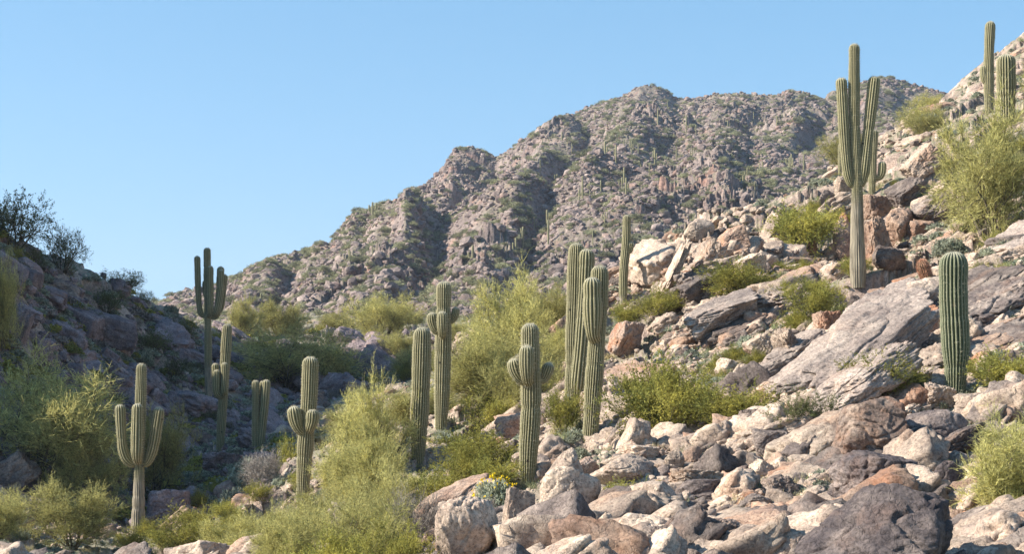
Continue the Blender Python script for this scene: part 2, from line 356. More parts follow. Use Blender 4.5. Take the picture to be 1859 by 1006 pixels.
Ys_m = np.concatenate([np.linspace(200, 660, 760, endpoint=False), np.linspace(660, 1000, 30)])
cols_m = spread(250, 1760, 1.7, -2400, 3600, 1.06)
mtn_land = land('mountain', cols_m, Ys_m, M['mtn'], True)
# outer desert floor, a broad sheet to the horizon well under the hills
xs = np.linspace(-3000, 3000, 61); ys = np.linspace(-2500, 3500, 61); XX, YY = np.meshgrid(xs, ys)
ZZ = -14+fbm(XX*.004, YY*.004, 5, 3)*4-np.clip((np.hypot(XX, YY)-600)/100, 0, 20)
tag(link('desert_floor', np_mesh('desert_floor', np.stack([XX, YY, ZZ], -1).reshape(-1, 3), grid_faces(61, 61), M['ground'], True)), kind='structure')

# ------------------------------------------------------------------ finding the ground
def ground(x, y): return float(height(np.array([x]), np.array([float(y)]))[0])
_YS = np.exp(np.linspace(math.log(17.5), math.log(190), 420))
def hit(px, py, Y0=17.5):
    """first point of the land seen through a photo pixel"""
    X = (px-CX)/FPX*_YS; z = height(X, _YS); row = H0-z/_YS*FPX
    k = np.nonzero((row <= py) & (_YS > Y0))[0]
    i = k[0] if len(k) else len(_YS)-1
    return float(X[i]), float(_YS[i]), float(z[i])
def row_of(x, y, z): return H0-z/y*FPX
def col_of(x, y): return CX+x/y*FPX

# ------------------------------------------------------------------ labels that tell repeats apart
LM = [(255,820,'the four-armed saguaro'), (380,540,'the candelabra saguaro above the gully'), (402,720,'the saguaro with two thin arms'), (472,750,'the twin-stemmed saguaro'),
      (556,780,'the two-budded saguaro'), (765,720,'the armless slender saguaro'), (803,640,'the saguaro with stubby arms'), (962,740,'the saguaro with three round arms'),
      (1050,600,'the leaning saguaro cluster'), (1078,680,'the thick-armed saguaro'), (1133,480,'the spindly dotted saguaro'), (1556,330,'the tall three-armed saguaro'),
      (1732,590,'the dark stout saguaro'), (1795,130,'the skyline saguaro'), (1325,640,'the middle of the sunny slope'), (1600,620,'the long pale slab'), (1600,940,'the biggest dark boulder'),
      (1585,785,'the rust-red squared boulder'), (1320,450,'the pale outcrop'), (1640,420,'the rusty broken outcrop'), (1230,730,'the big creosote bush'), (1080,880,'the pale rounded outcrop'),
      (100,560,'the shaded rocky hillside'), (60,400,'the ridge bush'), (160,700,'the shaded gully slope'), (600,620,'the dark rock heap'), (680,580,'the middle palo verde'),
      (1780,300,'the yellow palo verde'), (1810,900,'the wispy corner palo verde'), (370,960,'the low gully shrubs'), (1130,600,'the flat-faced boulder'),(900,600,'the central palo verde'),(1420,210,'the far ridge'),(1650,250,'the upper slope'),(1160,200,'the mountain peak'),(860,330,'the dark crag on the ridge'),(950,430,'the lit mountain spur'),(1150,330,'the middle mountain face'),(560,470,'the low end of the ridge'),(740,450,'the shaded mountain flank'),(1300,260,'the open mountain face')]
ORD = ['nearest','second nearest','third nearest','fourth nearest','fifth nearest','sixth nearest','seventh nearest','eighth nearest','ninth nearest','tenth nearest','eleventh nearest','twelfth nearest']
POOL = []      # (object, px, py, adjective+noun)
def later(o, px, py, noun): POOL.append((o, px, py, noun))
def write_labels():
    B = {}
    for o, px, py, noun in POOL:
        d = [math.hypot(px-a, py-b) for a, b, _ in LM]; i = int(np.argmin(d)); a, b, ph = LM[i]
        dx, dy = px-a, py-b
        w_ = ('above and ' if dy < -abs(dx)*.4 else 'below and ' if dy > abs(dx)*.4 else '')+('left' if dx < 0 else 'right')+' of' if abs(dx) > abs(dy)*.4 else ('above' if dy < 0 else 'below')
        B.setdefault((i, w_, noun), []).append((d[i], o))
    for (i, w_, noun), L in B.items():
        L.sort(key=lambda q: q[0])
        for k, (dd, o) in enumerate(L):
            if len(L) == 1: o['label'] = f'{noun} {w_} {LM[i][2]}'
            elif k < len(ORD): o['label'] = f'{ORD[k]} {noun} {w_} {LM[i][2]}'
            else: o['label'] = f'{noun} well away, {w_} {LM[i][2]}'

# ------------------------------------------------------------------ saguaros
def catmull(P, step):
    P = [np.array(p, float) for p in P]
    if len(P) == 2:
        n_ = max(2, int(np.linalg.norm(P[1]-P[0])/step)); return [P[0]+(P[1]-P[0])*i/n_ for i in range(n_+1)]
    Q = [2*P[0]-P[1]]+P+[2*P[-1]-P[-2]]; out = []
    for i in range(1, len(Q)-2):
        n_ = max(2, int(np.linalg.norm(Q[i+1]-Q[i])/step))
        for k in range(n_):
            t = k/n_; a, b, c, d = Q[i-1:i+3]
            out.append(.5*((2*b)+(-a+c)*t+(2*a-5*b+4*c-d)*t*t+(-a+3*b-3*c+d)*t**3))
    out.append(P[-1]); return out
def column(path, rad, ribs, step=.035, depth=.23, bark=0, seed=0, capw=.6, root_taper=.75, arm=False, waist=()):
    """ribbed stem along path, rounded end; returns V, F, crest, bark, cap and crest points with normals"""
    rg = np.random.default_rng(seed)
    pts = np.array(catmull(path, step)); L = np.r_[0, np.cumsum(np.linalg.norm(np.diff(pts, axis=0), axis=1))]; T = L[-1]
    dome = np.linspace(0, 1, 9)[1:]; tops = T-rad
    s = np.unique(np.r_[np.arange(0, max(tops, .01), step), tops+rad*np.sin(dome*math.pi/2)*.999])
    P = np.stack([np.interp(s, L, pts[:,k]) for k in range(3)], 1)
    tan = np.gradient(P, axis=0); tan /= np.linalg.norm(tan, axis=1)[:,None]+1e-9
    ns = ribs*6; th = np.linspace(0, 2*math.pi, ns, endpoint=False)
    ref = np.array([0, -1., 0]) if abs(tan[0][1]) < .9 else np.array([1., 0, 0])
    V = []; crest = np.abs(np.cos(ribs*th/2)); prof = 1-depth*(1-crest**.8)
    ph = rg.uniform(0, 10); side = np.cross(tan[0], ref); side /= np.linalg.norm(side)
    pinch = [(rg.uniform(.3, max(.4, T-.3)), rg.uniform(.03, .09)) for _ in range(int(T*.9))]
    CRp = []; A1 = []; A2 = []; A3 = []
    for i in range(len(s)):
        t = tan[i]; side = side-t*side.dot(t); side /= np.linalg.norm(side); up = np.cross(side, t)
        q = s[i]
        r = rad*(1+.05*math.sin(q*1.7+ph)+.03*math.sin(q*4.3+ph*2)+.014*math.sin(q*15+ph))
        for pq, pd in pinch: r *= 1-pd*math.exp(-((q-pq)/.06)**2)
        for (wq, wd) in waist: r *= 1-wd*math.exp(-((q-wq)/.07)**2)
        if arm: r *= .62+.38*sstep(0, rad*3.2, q)
        else: r *= root_taper+(1-root_taper)*sstep(0, T*.45, q)
        if q > tops: r *= math.sqrt(max(0, 1-((q-tops)/rad)**2))**.9
        # ribs fade and the skin goes woody low on an old trunk
        bk = 0 if bark <= 0 else float(1-sstep(bark*.8, bark*1.1, q))
        pr = 1-(1-prof)*(1-.55*bk)
        rr = r*pr
        V.append(P[i]+side*(np.cos(th)*rr)[:,None]+up*(np.sin(th)*rr)[:,None])
        A1.append(crest*(1-.6*bk)); A2.append(np.full(ns, bk)); cp = float(sstep(T-rad*capw, T-rad*.05, q)); A3.append(np.full(ns, cp*.6))
        if bk < .8 and r > rad*.15:
            k = np.arange(0, ns, 6); nn = side*np.cos(th[k])[:,None]+up*np.sin(th[k])[:,None]
            CRp.append((V[-1][k], nn*(.4 if q > tops else 1)+t*(.25+(1.2*(q-tops)/rad if q > tops else 0))))
    V = np.concatenate(V); m = len(s); F = []
    i = (np.arange(m-1)[:,None]*ns+np.arange(ns)).ravel(); j = (np.arange(m-1)[:,None]*ns+(np.arange(ns)+1)%ns).ravel()
    F = np.c_[i, j, j+ns, i+ns]
    V = np.r_[V, [P[-1]+tan[-1]*rad*.01]]; c = len(V)-1; k = np.arange(ns)+(m-1)*ns; F = np.r_[F, np.c_[k, np.roll(k, -1), np.full(ns, c), np.full(ns, c)]]
    return V, F, np.r_[np.concatenate(A1), 1], np.r_[np.concatenate(A2), 0], np.r_[np.concatenate(A3), .9], CRp
def tri_fix(F):   # quads whose last two vertices coincide become proper triangles
    bad = F[:,2] == F[:,3]
    T_ = np.r_[F[~bad][:,[0,1,2]], F[~bad][:,[0,2,3]], F[bad][:,:3]]
    return T_
def spines_mesh(CRp, seed, ln=.035, wd=.0028, every=2, k=5, mat=None):
    rg = np.random.default_rng(seed); B = np.concatenate([c[0] for c in CRp[::every]]); Nn = np.concatenate([c[1] for c in CRp[::every]])
    B = np.repeat(B, k, 0); Nn = np.repeat(Nn, k, 0); B = B+rg.normal(0, .008, B.shape)
    D = Nn+rg.normal(0, .55, Nn.shape); D /= np.linalg.norm(D, axis=1)[:,None]
    Sd = np.cross(D, rg.normal(size=D.shape)); Sd /= np.linalg.norm(Sd, axis=1)[:,None]+1e-9
    l = rg.uniform(.6, 1.3, (len(B), 1))*ln
    V = np.stack([B+Sd*wd, B-Sd*wd, B+D*l], 1).reshape(-1, 3)
    return np_mesh('spines', V, np.arange(len(V)).reshape(-1, 3), mat or M['spine'])
BASES = []
def saguaro(label, base, top, wpx, arms=(), Y=None, ribs=20, bark=0, mat='cactus', seed=1, bend=(), group=None, name='saguaro_cactus', taper=.75, waist=(), spn=1.0):
    """base, top, arm points in photo pixels at the distance Y of the plant; an arm point may carry a depth offset in metres"""
    if Y is None or Y < 62 or (base[1] > 500 and Y < 82): Y = hit(*base)[1]
    BASES.append((base, Y))
    bx_ = (base[0]-CX)/FPX*Y; bz = ground(bx_, Y)
    k = Y/FPX; root = bpy.data.objects.new(name, None); C.objects.link(root); root.location = (bx_, Y, bz-.1); root.empty_display_size = .3
    tag(root, label, 'cactus', group)
    def w_(p): return np.array([(p[0]-CX)*k-bx_, p[2] if len(p) > 2 else 0., (H0-p[1])*k-bz+.1])
    def part(nm, path, rad, rb, **kw):
        V, F, a1, a2, a3, cr = column(path, rad, rb, **kw)
        me = np_mesh(nm, V, tri_fix(F), M[mat], True, {'crest':('FLOAT',a1),'bark':('FLOAT',a2),'cap':('FLOAT',a3)})
        o = link(nm, me, root)
        if cr:
            sp = link('spines', spines_mesh(cr, seed, .035*spn, .0017*max(1, Y/40)*spn), o); sp['kind'] = 'stuff'
        return o
    path = [np.array([0, 0, -.15])]+[w_(b) for b in bend]+[w_(top)]
    H = float(path[-1][2])
    part('trunk', path, wpx*k/2, ribs, bark=bark*H, seed=seed, root_taper=taper, waist=[(q*H, d) for q, d in waist])
    for i, (aw, pts) in enumerate(arms):
        part('arm', [w_(p) for p in pts], aw*k/2, max(10, int(ribs*.7)), arm=True, seed=seed+i+1)
    return root
saguaro('saguaro with four upright arms standing alone above the lit shrubs', (250,975), (257,660), 19, Y=56, bark=.40, seed=3, ribs=18, taper=1.4,
        arms=[(19, [(250,838),(238,842,-.05),(224,815,-.1),(219,735,-.1)]), (22, [(253,838,-.15),(253,830,-.38),(254,800,-.42),(255,733,-.42)]), (20, [(258,838),(266,842,0),(277,812,.05),(289,740,.05)])])
saguaro('candelabra saguaro with many arms against the sky above the gully', (379,645), (376,450), 13, Y=88, bark=.34, seed=9, ribs=16, taper=1.15,
        arms=[(11,[(376,576),(364,568),(360,530),(358,465)]), (12,[(379,576,-.1),(383,565,-.25),(384,530,-.3),(384,484,-.3)]), (13,[(381,576),(392,574),(397,545),(401,484,0)]), (12,[(384,572,.2),(398,560,.25),(405,520,.2),(407,498,.2)]), (11,[(380,560,.3),(371,530,.4),(370,515,.4),(371,508,.4)]), (12,[(384,572,-.1),(394,566,-.2),(401,530,-.2),(403,490,-.2)])])
saguaro('thin saguaro with two slim arms hugging its left side, foot in shade', (398,828), (413,588), 18, Y=75, bark=.0, seed=15, ribs=16, bend=[(405,720)],
        arms=[(13,[(403,722),(394,718,-.05),(392,700,-.05),(391,660,-.05)]), (14,[(407,722,-.1),(397,716,-.25),(395,700,-.3),(396,672,-.3)]), (13,[(404,722,-.1),(408,712,-.28),(410,690,-.3),(410,659,-.3)])])
saguaro('short dark saguaro of two stems split side by side in the gully', (464,818), (464,691), 14, Y=80, seed=21, ribs=14, taper=.95,
        arms=[(15,[(470,820,.02),(474,800),(480,740),(484,690)]), (11,[(468,790,.2),(472,740,.25),(474,710,.25),(475,692,.25)])])
saguaro('saguaro with a bulging top and two round bud arms over yellow palo verde', (548,920), (564,648), 30, Y=45, seed=27, ribs=20, bend=[(555,800),(561,730)], taper=.7,
        arms=[(26,[(553,788,-.05),(544,780,-.14),(538,764,-.16),(534,738,-.16)]), (23,[(562,782,-.1),(566,775,-.3),(569,764,-.32),(570,744,-.32)]), (14,[(572,800,.1),(578,800,.15),(584,796,.15)])])
saguaro('slender armless saguaro with gently tapered foot among palo verdes', (759,850), (767,594), 33, Y=44, bark=.06, seed=33, ribs=22, bend=[(760,790),(764,700)], taper=.8)
saguaro('saguaro with stubby arms low on its neck, behind the armless slender one', (800,780), (806,511), 29, Y=50, seed=39, ribs=20, bend=[(804,650)], taper=.8, waist=[(.86,.12)],
        arms=[(20,[(801,604,-.05),(791,600,-.1),(786,586,-.1),(784,568,-.1)]), (21,[(804,612,-.2),(804,606,-.32),(804,596,-.36),(804,567,-.36)]), (15,[(812,584),(820,582,.05),(826,572,.05),(828,558,.05)])])
saguaro('saguaro with three plump round arms beside the tilted slab', (958,886), (962,587), 36, Y=38, bark=.05, seed=45, ribs=22, bend=[(959,830),(964,740),(963,660)], taper=.72,
        arms=[(26,[(958,694,-.1),(945,690,-.16),(936,674,-.16),(931,652,-.16)]), (27,[(960,696,-.25),(957,688,-.38),(956,668,-.42),(956,629,-.42)]), (24,[(975,690),(986,690,.05),(993,676,.05),(998,659,.05)]), (14,[(950,680,.1),(943,665,.2),(941,655,.2),(941,645,.2)])])
saguaro('tallest stem of the leaning saguaro pair behind the thick-armed one', (1037,735), (1047,441), 31, Y=39.5, seed=51, ribs=22, bend=[(1040,660),(1044,560)], taper=.85,
        arms=[(30,[(1047,735,.02),(1050,690,-.1),(1058,600,-.15),(1065,453,-.15)])])
saguaro('thick saguaro with one fat arm clasping its front, on the rock pile', (1070,818), (1089,482), 33, Y=35, bark=.07, seed=57, ribs=22, bend=[(1075,740),(1082,640),(1087,560)], taper=.8,
        arms=[(37,[(1080,616,-.12),(1076,608,-.22),(1075,580,-.24),(1074,505,-.24)])])
saguaro('narrow mottled saguaro with one small bud arm behind the flat-faced boulder', (1131,568), (1138,390), 16, Y=64, seed=63, ribs=14, bark=.22, bend=[(1132,500),(1137,440)], taper=.8,
        arms=[(12,[(1140,458,-.05),(1144,457,-.05),(1145,450,-.05),(1144,440,-.05)])])
saguaro('tallest saguaro, three upright arms on a woody trunk among rusty rocks', (1558,518), (1551,79), 20, Y=55, seed=69, ribs=20, bark=.40, bend=[(1556,400),(1556,333),(1551,200)], taper=1.45,
        arms=[(20,[(1553,335),(1543,330),(1535,280),(1527,141)]), (22,[(1559,335),(1566,328),(1573,270),(1588,138)])])
saguaro('small saguaro with a round ball arm just behind the tallest one', (1582,352), (1587,235), 15, Y=72, seed=75, ribs=14,
        arms=[(15,[(1588,322),(1597,322),(1601,312),(1602,293)])])
saguaro('stout dark green saguaro without arms, white-tipped, on the sunny slope', (1734,726), (1731,457), 50, Y=32, seed=81, ribs=22, mat='cactusd', bend=[(1735,640),(1731,540)], taper=.7, spn=1.1)
saguaro('skyline saguaro with one low arm, tallest of the upper right pair', (1796,196), (1798,38), 19, Y=80, seed=87, ribs=16, bend=[(1795,120)],
        arms=[(14,[(1796,150),(1788,148),(1786,135),(1786,118)])])
saguaro('fat saguaro without arms rising from the yellow palo verde', (1828,235), (1826,98), 34, Y=60, seed=93, ribs=20, taper=.9)
saguaro('tiny dark saguaro in front of the far right ridge', (1760,205), (1761,148), 6, Y=110, seed=94, ribs=10)
saguaro('tiny saguaro stump at the left of the tallest saguaro', (1525,300), (1525,262), 7, Y=82, seed=95, ribs=10)
def barrel(label, base, wpx, hpx, lean=0, seed=1):
    x, Y, z = hit(*base); k = Y/FPX
    root = bpy.data.objects.new('barrel_cactus', None); C.objects.link(root); root.location = (x, Y, z-.04); tag(root, label, 'cactus')
    h = hpx*k; V, F, a1, a2, a3, cr = column([(0,0,0),(lean*h*.5,0,h*.5),(lean*h,0,h)], wpx*k/2, 16, step=.02, seed=seed, capw=.3, root_taper=.8)
    o = link('stem', np_mesh('stem', V, tri_fix(F), M['barrel'], True, {'crest':('FLOAT',a1),'bark':('FLOAT',a2),'cap':('FLOAT',a3*.3)}), root)
    sp = link('spines', spines_mesh(cr, seed, .05, .004, 1, 6, M['redspine']), o); sp['kind'] = 'stuff'
barrel('small reddish barrel cactus at the gully edge beside green shrub', (327,940), 13, 28, 0, 1)
barrel('reddish barrel cactus left of the tallest saguaro trunk', (1475,474), 15, 27, 0, 2)
barrel('rusty barrel cactus leaning left beside the long pale slab', (1688,528), 20, 46, -.35, 3)
barrel('round red-spined barrel cactus low in the foreground boulders', (1260,995), 30, 34, 0, 4)

# ------------------------------------------------------------------ boulders
def ico(sub):
    bm = bmesh.new(); bmesh.ops.create_icosphere(bm, subdivisions=sub, radius=1); bm.verts.ensure_lookup_table()
    V = np.array([v.co[:] for v in bm.verts]); F = np.array([[v.index for v in f.verts] for f in bm.faces]); bm.free(); return V, F
ICO = {k: ico(k) for k in (1, 2, 3, 4, 5, 6)}
def rock_shape(seed, sub, sharp=9, planes=16, rough=.05, layer=0, squash_=(1,1,1), box=0):
    rg = np.random.default_rng(seed); V, F = ICO[sub]; D = V/np.linalg.norm(V, axis=1)[:,None]
    Pn = rg.normal(size=(planes, 3)); Pn /= np.linalg.norm(Pn, axis=1)[:,None]; off = rg.uniform(.62, 1.0, planes)
    if box:
        Bx = np.array([[1,0,0],[-1,0,0],[0,1,0],[0,-1,0],[0,0,1],[0,0,-1.]])+rg.normal(0, .16, (6, 3)); Bx /= np.linalg.norm(Bx, axis=1)[:,None]
        Pn = np.r_[Bx, Pn]; off = np.r_[rg.uniform(.72, .9, 6), off*.2+.85]
    Dw = D+.12*np.stack([perlin3(D*1.7+seed, 1), perlin3(D*1.7+seed, 2), perlin3(D*1.7+seed, 3)], 1); Dw /= np.linalg.norm(Dw, axis=1)[:,None]
    q = np.clip(Dw@Pn.T, 0, None)/off; r = (np.sum(q**sharp, 1)+1e-6)**(-1/sharp)
    r = np.clip(r, .4, 1.35)
    P = D*r[:,None]
    if sub >= 3:
        n1 = (.35-np.abs(perlin3(P*1.7+seed*3, 11)))*2.2+(.3-np.abs(perlin3(P*4.1+seed, 12)))*1.3
        cr = np.clip(.09-np.abs(perlin3(P*1.5+seed*5.1, 15)), 0, 1)/.09
        r2 = n1*rough-cr*rough*1.5
        if sub >= 5: r2 = r2+(.3-np.abs(perlin3(P*9.5, 13)))*rough*.7+(.3-np.abs(perlin3(P*21, 14)))*rough*.4+perlin3(P*45, 16)*rough*.16-np.clip(.05-np.abs(perlin3(P*3.3+seed, 17)), 0, 1)/.05*rough*.6
        if layer:
            q = P[:,2]*7+perlin3(P*1.2+seed, 19)*1.6; r2 = r2+layer*(np.abs(q-np.floor(q)-.5)-.25)
        P = P*(1+r2[:,None])
    P = P*np.array(squash_)
    return P, F
def rock_mesh(nm, seed, sub, mat, flat=False, **kw):
    V, F = rock_shape(seed, sub, **kw); lo = V.min(0); hi = V.max(0); V = (V-(lo+hi)/2)/((hi-lo)/2); return np_mesh(nm, V, F, mat, not flat)
HERO = {}
KIND = {'cube': dict(sharp=13, planes=9, rough=.06, box=1), 'dome': dict(sharp=8, planes=16, rough=.06), 'round': dict(sharp=6, planes=12, rough=.05), 'block': dict(sharp=26, planes=7, rough=.07, box=1), 'craggy': dict(sharp=22, planes=12, rough=.14, box=1), 'slab': dict(sharp=26, planes=6, rough=.075, layer=.07, box=1)}
def hero_mesh(kind, mat, i):
    key = (kind, mat, i)
    if key not in HERO: HERO[key] = rock_mesh('boulder', 100+i*17+len(kind), 6, M[mat], **KIND[kind])
    return HERO[key]
def boulder(label, x0, y0, x1, y1, kind='round', mat='pale', var=0, tilt=0, rz=None, depth=.9, sink=.12, name='boulder', cat='boulder', group=None):
    """a boulder whose outline fills the given photo box, standing on the land at its lower edge"""
    X, Y, z = hit((x0+x1)/2, y1); k = Y/FPX; W = (x1-x0)*k; Hh = (y1-y0)*k*(1+sink)
    o = link(name, hero_mesh(kind, mat, var)); d = W*depth; sx, sz = W, Hh
    if abs(tilt) > 12 and abs(tilt) < 42:
        ca, sa = math.cos(R(abs(tilt))), math.sin(R(abs(tilt))); c2 = ca*ca-sa*sa
        sz = (Hh*ca-W*sa)/c2; sx = (W*ca-Hh*sa)/c2
        if sz < .28*sx or sx < 0: sx = math.hypot(W, Hh)*.92; sz = sx*.28
    if cat == 'slab':   # a slab runs up and back into the hillside
        rz = .75; a_ = R(abs(tilt)); a2 = math.atan(math.tan(a_)*math.cos(rz)); sx = sx*math.cos(a_)/(math.cos(a2)*math.cos(rz)); tilt = -math.degrees(a2); d = sx*.45; sz *= 1.1
    o.scale = (sx*.5, d*.5, sz*.5)
    rg = np.random.default_rng(int(x0*7+y0)); o.rotation_mode = 'XYZ'
    o.rotation_euler = (rg.uniform(-.2,.2), R(tilt), rg.uniform(0, .6) if rz is None else rz)
    o.location = ((x0+x1)/2*k-CX*k, Y+d*.25, (H0-(y0+y1)/2)*k-Hh*.04)
    tag(o, label, cat, group, 'thing'); return o
B = boulder
B('biggest boulder, dark varnished dome filling the bottom of the slope', 1440,882,1768,1110, 'dome','dark_varnish',2, 4, depth=.9)
M['bedrock'] = rock_mat('slab_bedrock', (.52,.42,.345), (.38,.295,.245), (.17,.14,.13), (.38,.24,.17), .5, .4, 1.3, .8, True)
M['red'] = rock_mat('iron_red_granite', (.44,.34,.27), (.34,.19,.12), (.15,.12,.11), (.38,.16,.08), .5, .9, 1.6, .8, True)
B('squared boulder with a rust-red shaded face', 1509,722,1657,850, 'cube','red',1, 0, .1)
B('rounded dark grey boulder right of the rust-red squared one', 1612,742,1764,826, 'round','dark_varnish',1)
B('wide flat-topped dark boulder beneath the rust-red squared one', 1524,822,1700,912, 'block','dark_varnish',2)
B('dark upright block between flat-topped boulder and wispy palo verde', 1688,836,1762,920, 'round','dark_varnish',3)
B('long grey boulder leaning up towards the right', 1684,765,1803,842, 'slab','varnish',1, -24)
B('flat brown boulder under the stout dark saguaro', 1738,714,1842,757, 'block','pale',3)
B('pale rounded rock at the frame edge below the stout saguaro', 1836,732,1885,775, 'round','pale',4)
B('rough crumbly rock stack beside the stout saguaro foot', 1677,694,1740,748, 'craggy','pale',2)
B('dark rounded boulder above the red-spined barrel cactus', 1216,873,1333,935, 'round','dark_varnish',4)
B('low dark boulder right of another beside the pale rubble', 1316,898,1420,945, 'round','varnish',2)
B('pale egg-shaped boulder with an orange underside', 1349,928,1449,982, 'round','pale',5)
B('cracked brown boulder above the egg-shaped one', 1390,865,1450,920, 'craggy','varnish',1)
B('tan wedge boulder leaning against the biggest dark boulder', 1433,866,1524,945, 'block','pale',6, -25)
B('broad dark rock right of the red-spined barrel cactus', 1273,942,1358,1010, 'craggy','varnish',5)
B('pale smooth block left of the rust-red squared boulder', 1447,785,1515,832, 'round','pale',7)
B('grey block below the scraggly dark bush', 1367,779,1440,826, 'block','varnish',6)
B('dark folded rock right of the big creosote bush', 1342,743,1400,797, 'craggy','varnish',7)
B('small round tan boulder under the big creosote bush', 1236,810,1277,848, 'round','pale',1)
B('knobbly pale boulder amid the rubble', 1283,810,1335,862, 'craggy','pale',4)
B('dark flat stone at the foot of the big creosote bush', 1218,788,1291,818, 'slab','varnish',3)
B('round brown cobble in the pale rubble', 1322,845,1366,880, 'round','varnish',5)
B('tilted pale block in the rubble', 1356,828,1409,876, 'block','pale',8, 30)
B('rounded pink and grey boulder, farthest left of the foreground pile', 783,905,905,1040, 'round','pale',0, depth=1)
B('narrow slab standing on end under the saguaro with three round arms', 911,887,966,1000, 'block','pale',9, 8, .2, .6)
B('tall pale face of the outcrop below the thick saguaro', 976,818,1072,950, 'round','pale',5, -8)
B('twisted rust-brown fin in the middle of the pale outcrop', 1034,822,1070,885, 'slab','red',2, 60)
B('broad pale boulder topping the outcrop, rusty at its lower edge', 1064,829,1206,890, 'round','pale',2)
B('low pale boulder beneath the topping boulder', 1020,880,1150,945, 'round','pale',6)
B('long flat pale boulder at the front of the outcrop', 925,936,1087,1000, 'slab','pale',4, -14)
B('pale rounded boulder stepping down right of the outcrop', 1144,874,1243,952, 'round','pale',9)
B('pinkish low boulder below the outcrop steps', 1100,929,1181,980, 'round','varnish',8)
B('pale pyramid rock at the bottom of the outcrop', 1075,955,1156,1020, 'block','pale',10, 10)
B('big cream boulder forming the shoulder of the pale outcrop', 975,845,1095,950, 'round','pale',3, 0, .15, .7)
B('cream rounded boulder beneath the dark rounded boulder', 1120,935,1260,1010, 'round','pale',10)
B('stepped cream rock right of the pale outcrop', 1215,850,1320,905, 'craggy','pale',2)
B('broad brown boulder under the rust-red squared one, left side', 1440,900,1560,985, 'round','varnish',0, -15)
B('cream boulder at the bottom left of the biggest dark boulder', 1370,965,1480,1040, 'round','pale',1)
B('rounded cream boulder beside the narrow standing slab', 935,915,1010,975, 'round','pale',7)
B('dark blocky rock at the bottom beside the pale pyramid', 1162,953,1245,1020, 'craggy','varnish',9)
B('pale boulder right of the outcrop top', 1198,816,1243,865, 'round','pale',11)
B('flat pale rock behind the outcrop under creosote', 1125,806,1199,840, 'slab','pale',12)
B('flat-faced boulder with a bright top and a dark rusty underside', 1100,572,1176,650, 'block','red',4, 18)
B('long pale slab slanting up the sunny slope', 1400,548,1715,722, 'slab','bedrock',6, -33, .1, 1.1, .0, 'rock_slab', 'slab')
B('upper parallel slab resting above the long pale slab', 1500,512,1742,640, 'slab','bedrock',7, -30, .1, 1.0, .0, 'rock_slab', 'slab')
B('lower parallel slab under the long pale slab', 1470,640,1680,735, 'slab','bedrock',4, -30, .2, 1.0, .0, 'rock_slab', 'slab')
B('short broken slab left of the long pale slab', 1385,600,1500,680, 'slab','bedrock',9, -36, .2, .9, .0, 'rock_slab', 'slab')
B('slab fragment below left of the long pale slab', 1400,655,1500,722, 'craggy','pale',14, -34, .1, .9, .0, 'rock_slab', 'slab')
B('pinkish block at the head of the long slab', 1628,556,1712,642, 'block','rust',5, -10)
B('grey slab below the pale outcrop', 1240,518,1410,612, 'slab','bedrock',7, -26, .3, .8, .05, 'rock_slab', 'slab')
B('rust-red curved rock behind the tallest saguaro trunk', 1514,385,1560,490, 'round','red',6)
B('rust block right of the tallest saguaro trunk', 1568,352,1620,402, 'block','rust',7)
B('smooth brown hollowed boulder in the rusty outcrop', 1604,374,1670,448, 'round','rust',8)
B('craggy orange column in the rusty outcrop', 1568,392,1620,488, 'craggy','rust',9)
B('dark layered slab above the rusty outcrop', 1606,310,1692,380, 'slab','varnish',8, -35)
B('brown slab beneath the yellow palo verde', 1652,340,1742,412, 'slab','varnish',9, -30)
B('dark rounded boulder at the foot of the rusty outcrop', 1586,445,1650,490, 'round','varnish',10)
B('tan boulder between the rusty outcrop and yellow palo verde', 1648,398,1700,440, 'block','rust',10)
B('pink round boulder with a crack, upper slope', 1477,344,1514,382, 'round','varnish',11)
B('brown round boulder beside the tallest saguaro arms', 1504,362,1540,396, 'round','varnish',12)
B('pale upright block above two round boulders', 1515,320,1548,360, 'block','pale',13)
B('highest block of the pale outcrop', 1380,378,1442,446, 'block','pale',14, 20)
B('angular brown block in the pale outcrop', 1300,408,1372,464, 'block','rust',11, -10)
B('tall pale cliff block at the outcrop left end', 1200,425,1262,522, 'craggy','pale',12, 25)
B('pale cliff block in the outcrop middle', 1250,432,1330,508, 'craggy','pale',13, 30)
B('rounded pale rock on the outcrop crest', 1236,394,1302,440, 'round','pale',15)
B('stepped pale rock under the outcrop crest', 1330,452,1400,505, 'slab','pale',8, -20)
B('grooved slab right of the stout dark saguaro, upper', 1752,440,1880,505, 'slab','pale',9, -18)
B('dark edged slab right of the stout dark saguaro, middle', 1755,508,1880,572, 'slab','varnish',4, -25)
B('broken pink slab right of the stout dark saguaro, lower', 1755,575,1870,625, 'slab','rust',3, -25)
B('dark round rock on the head of the long slab', 1540,535,1576,575, 'round','varnish',13)
B('flat rust stone perched above the long slab', 1576,522,1640,556, 'slab','rust',12, -12)
B('small rust rock stack left of the long slab', 1480,565,1530,612, 'craggy','rust',13)
B('pale slab high on the slope near the yellow palo verde', 1644,266,1716,322, 'slab','pale',10, -42)
B('pale leaning block amid stones left of the slab', 1360,600,1410,660, 'slab','pale',3, -48)
B('tan jumbled rock left of the long slab foot', 1400,590,1470,668, 'craggy','pale',10, -30)
B('pale triangular rock above the creosote', 1262,580,1310,618, 'block','pale',16)
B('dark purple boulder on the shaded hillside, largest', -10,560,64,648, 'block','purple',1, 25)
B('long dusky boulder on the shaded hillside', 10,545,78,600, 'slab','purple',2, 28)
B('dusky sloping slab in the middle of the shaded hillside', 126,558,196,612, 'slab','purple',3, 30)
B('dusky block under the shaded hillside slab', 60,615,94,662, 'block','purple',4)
B('dark rock at the foot of the four-armed saguaro', 262,888,342,955, 'block','purple',5, 10)
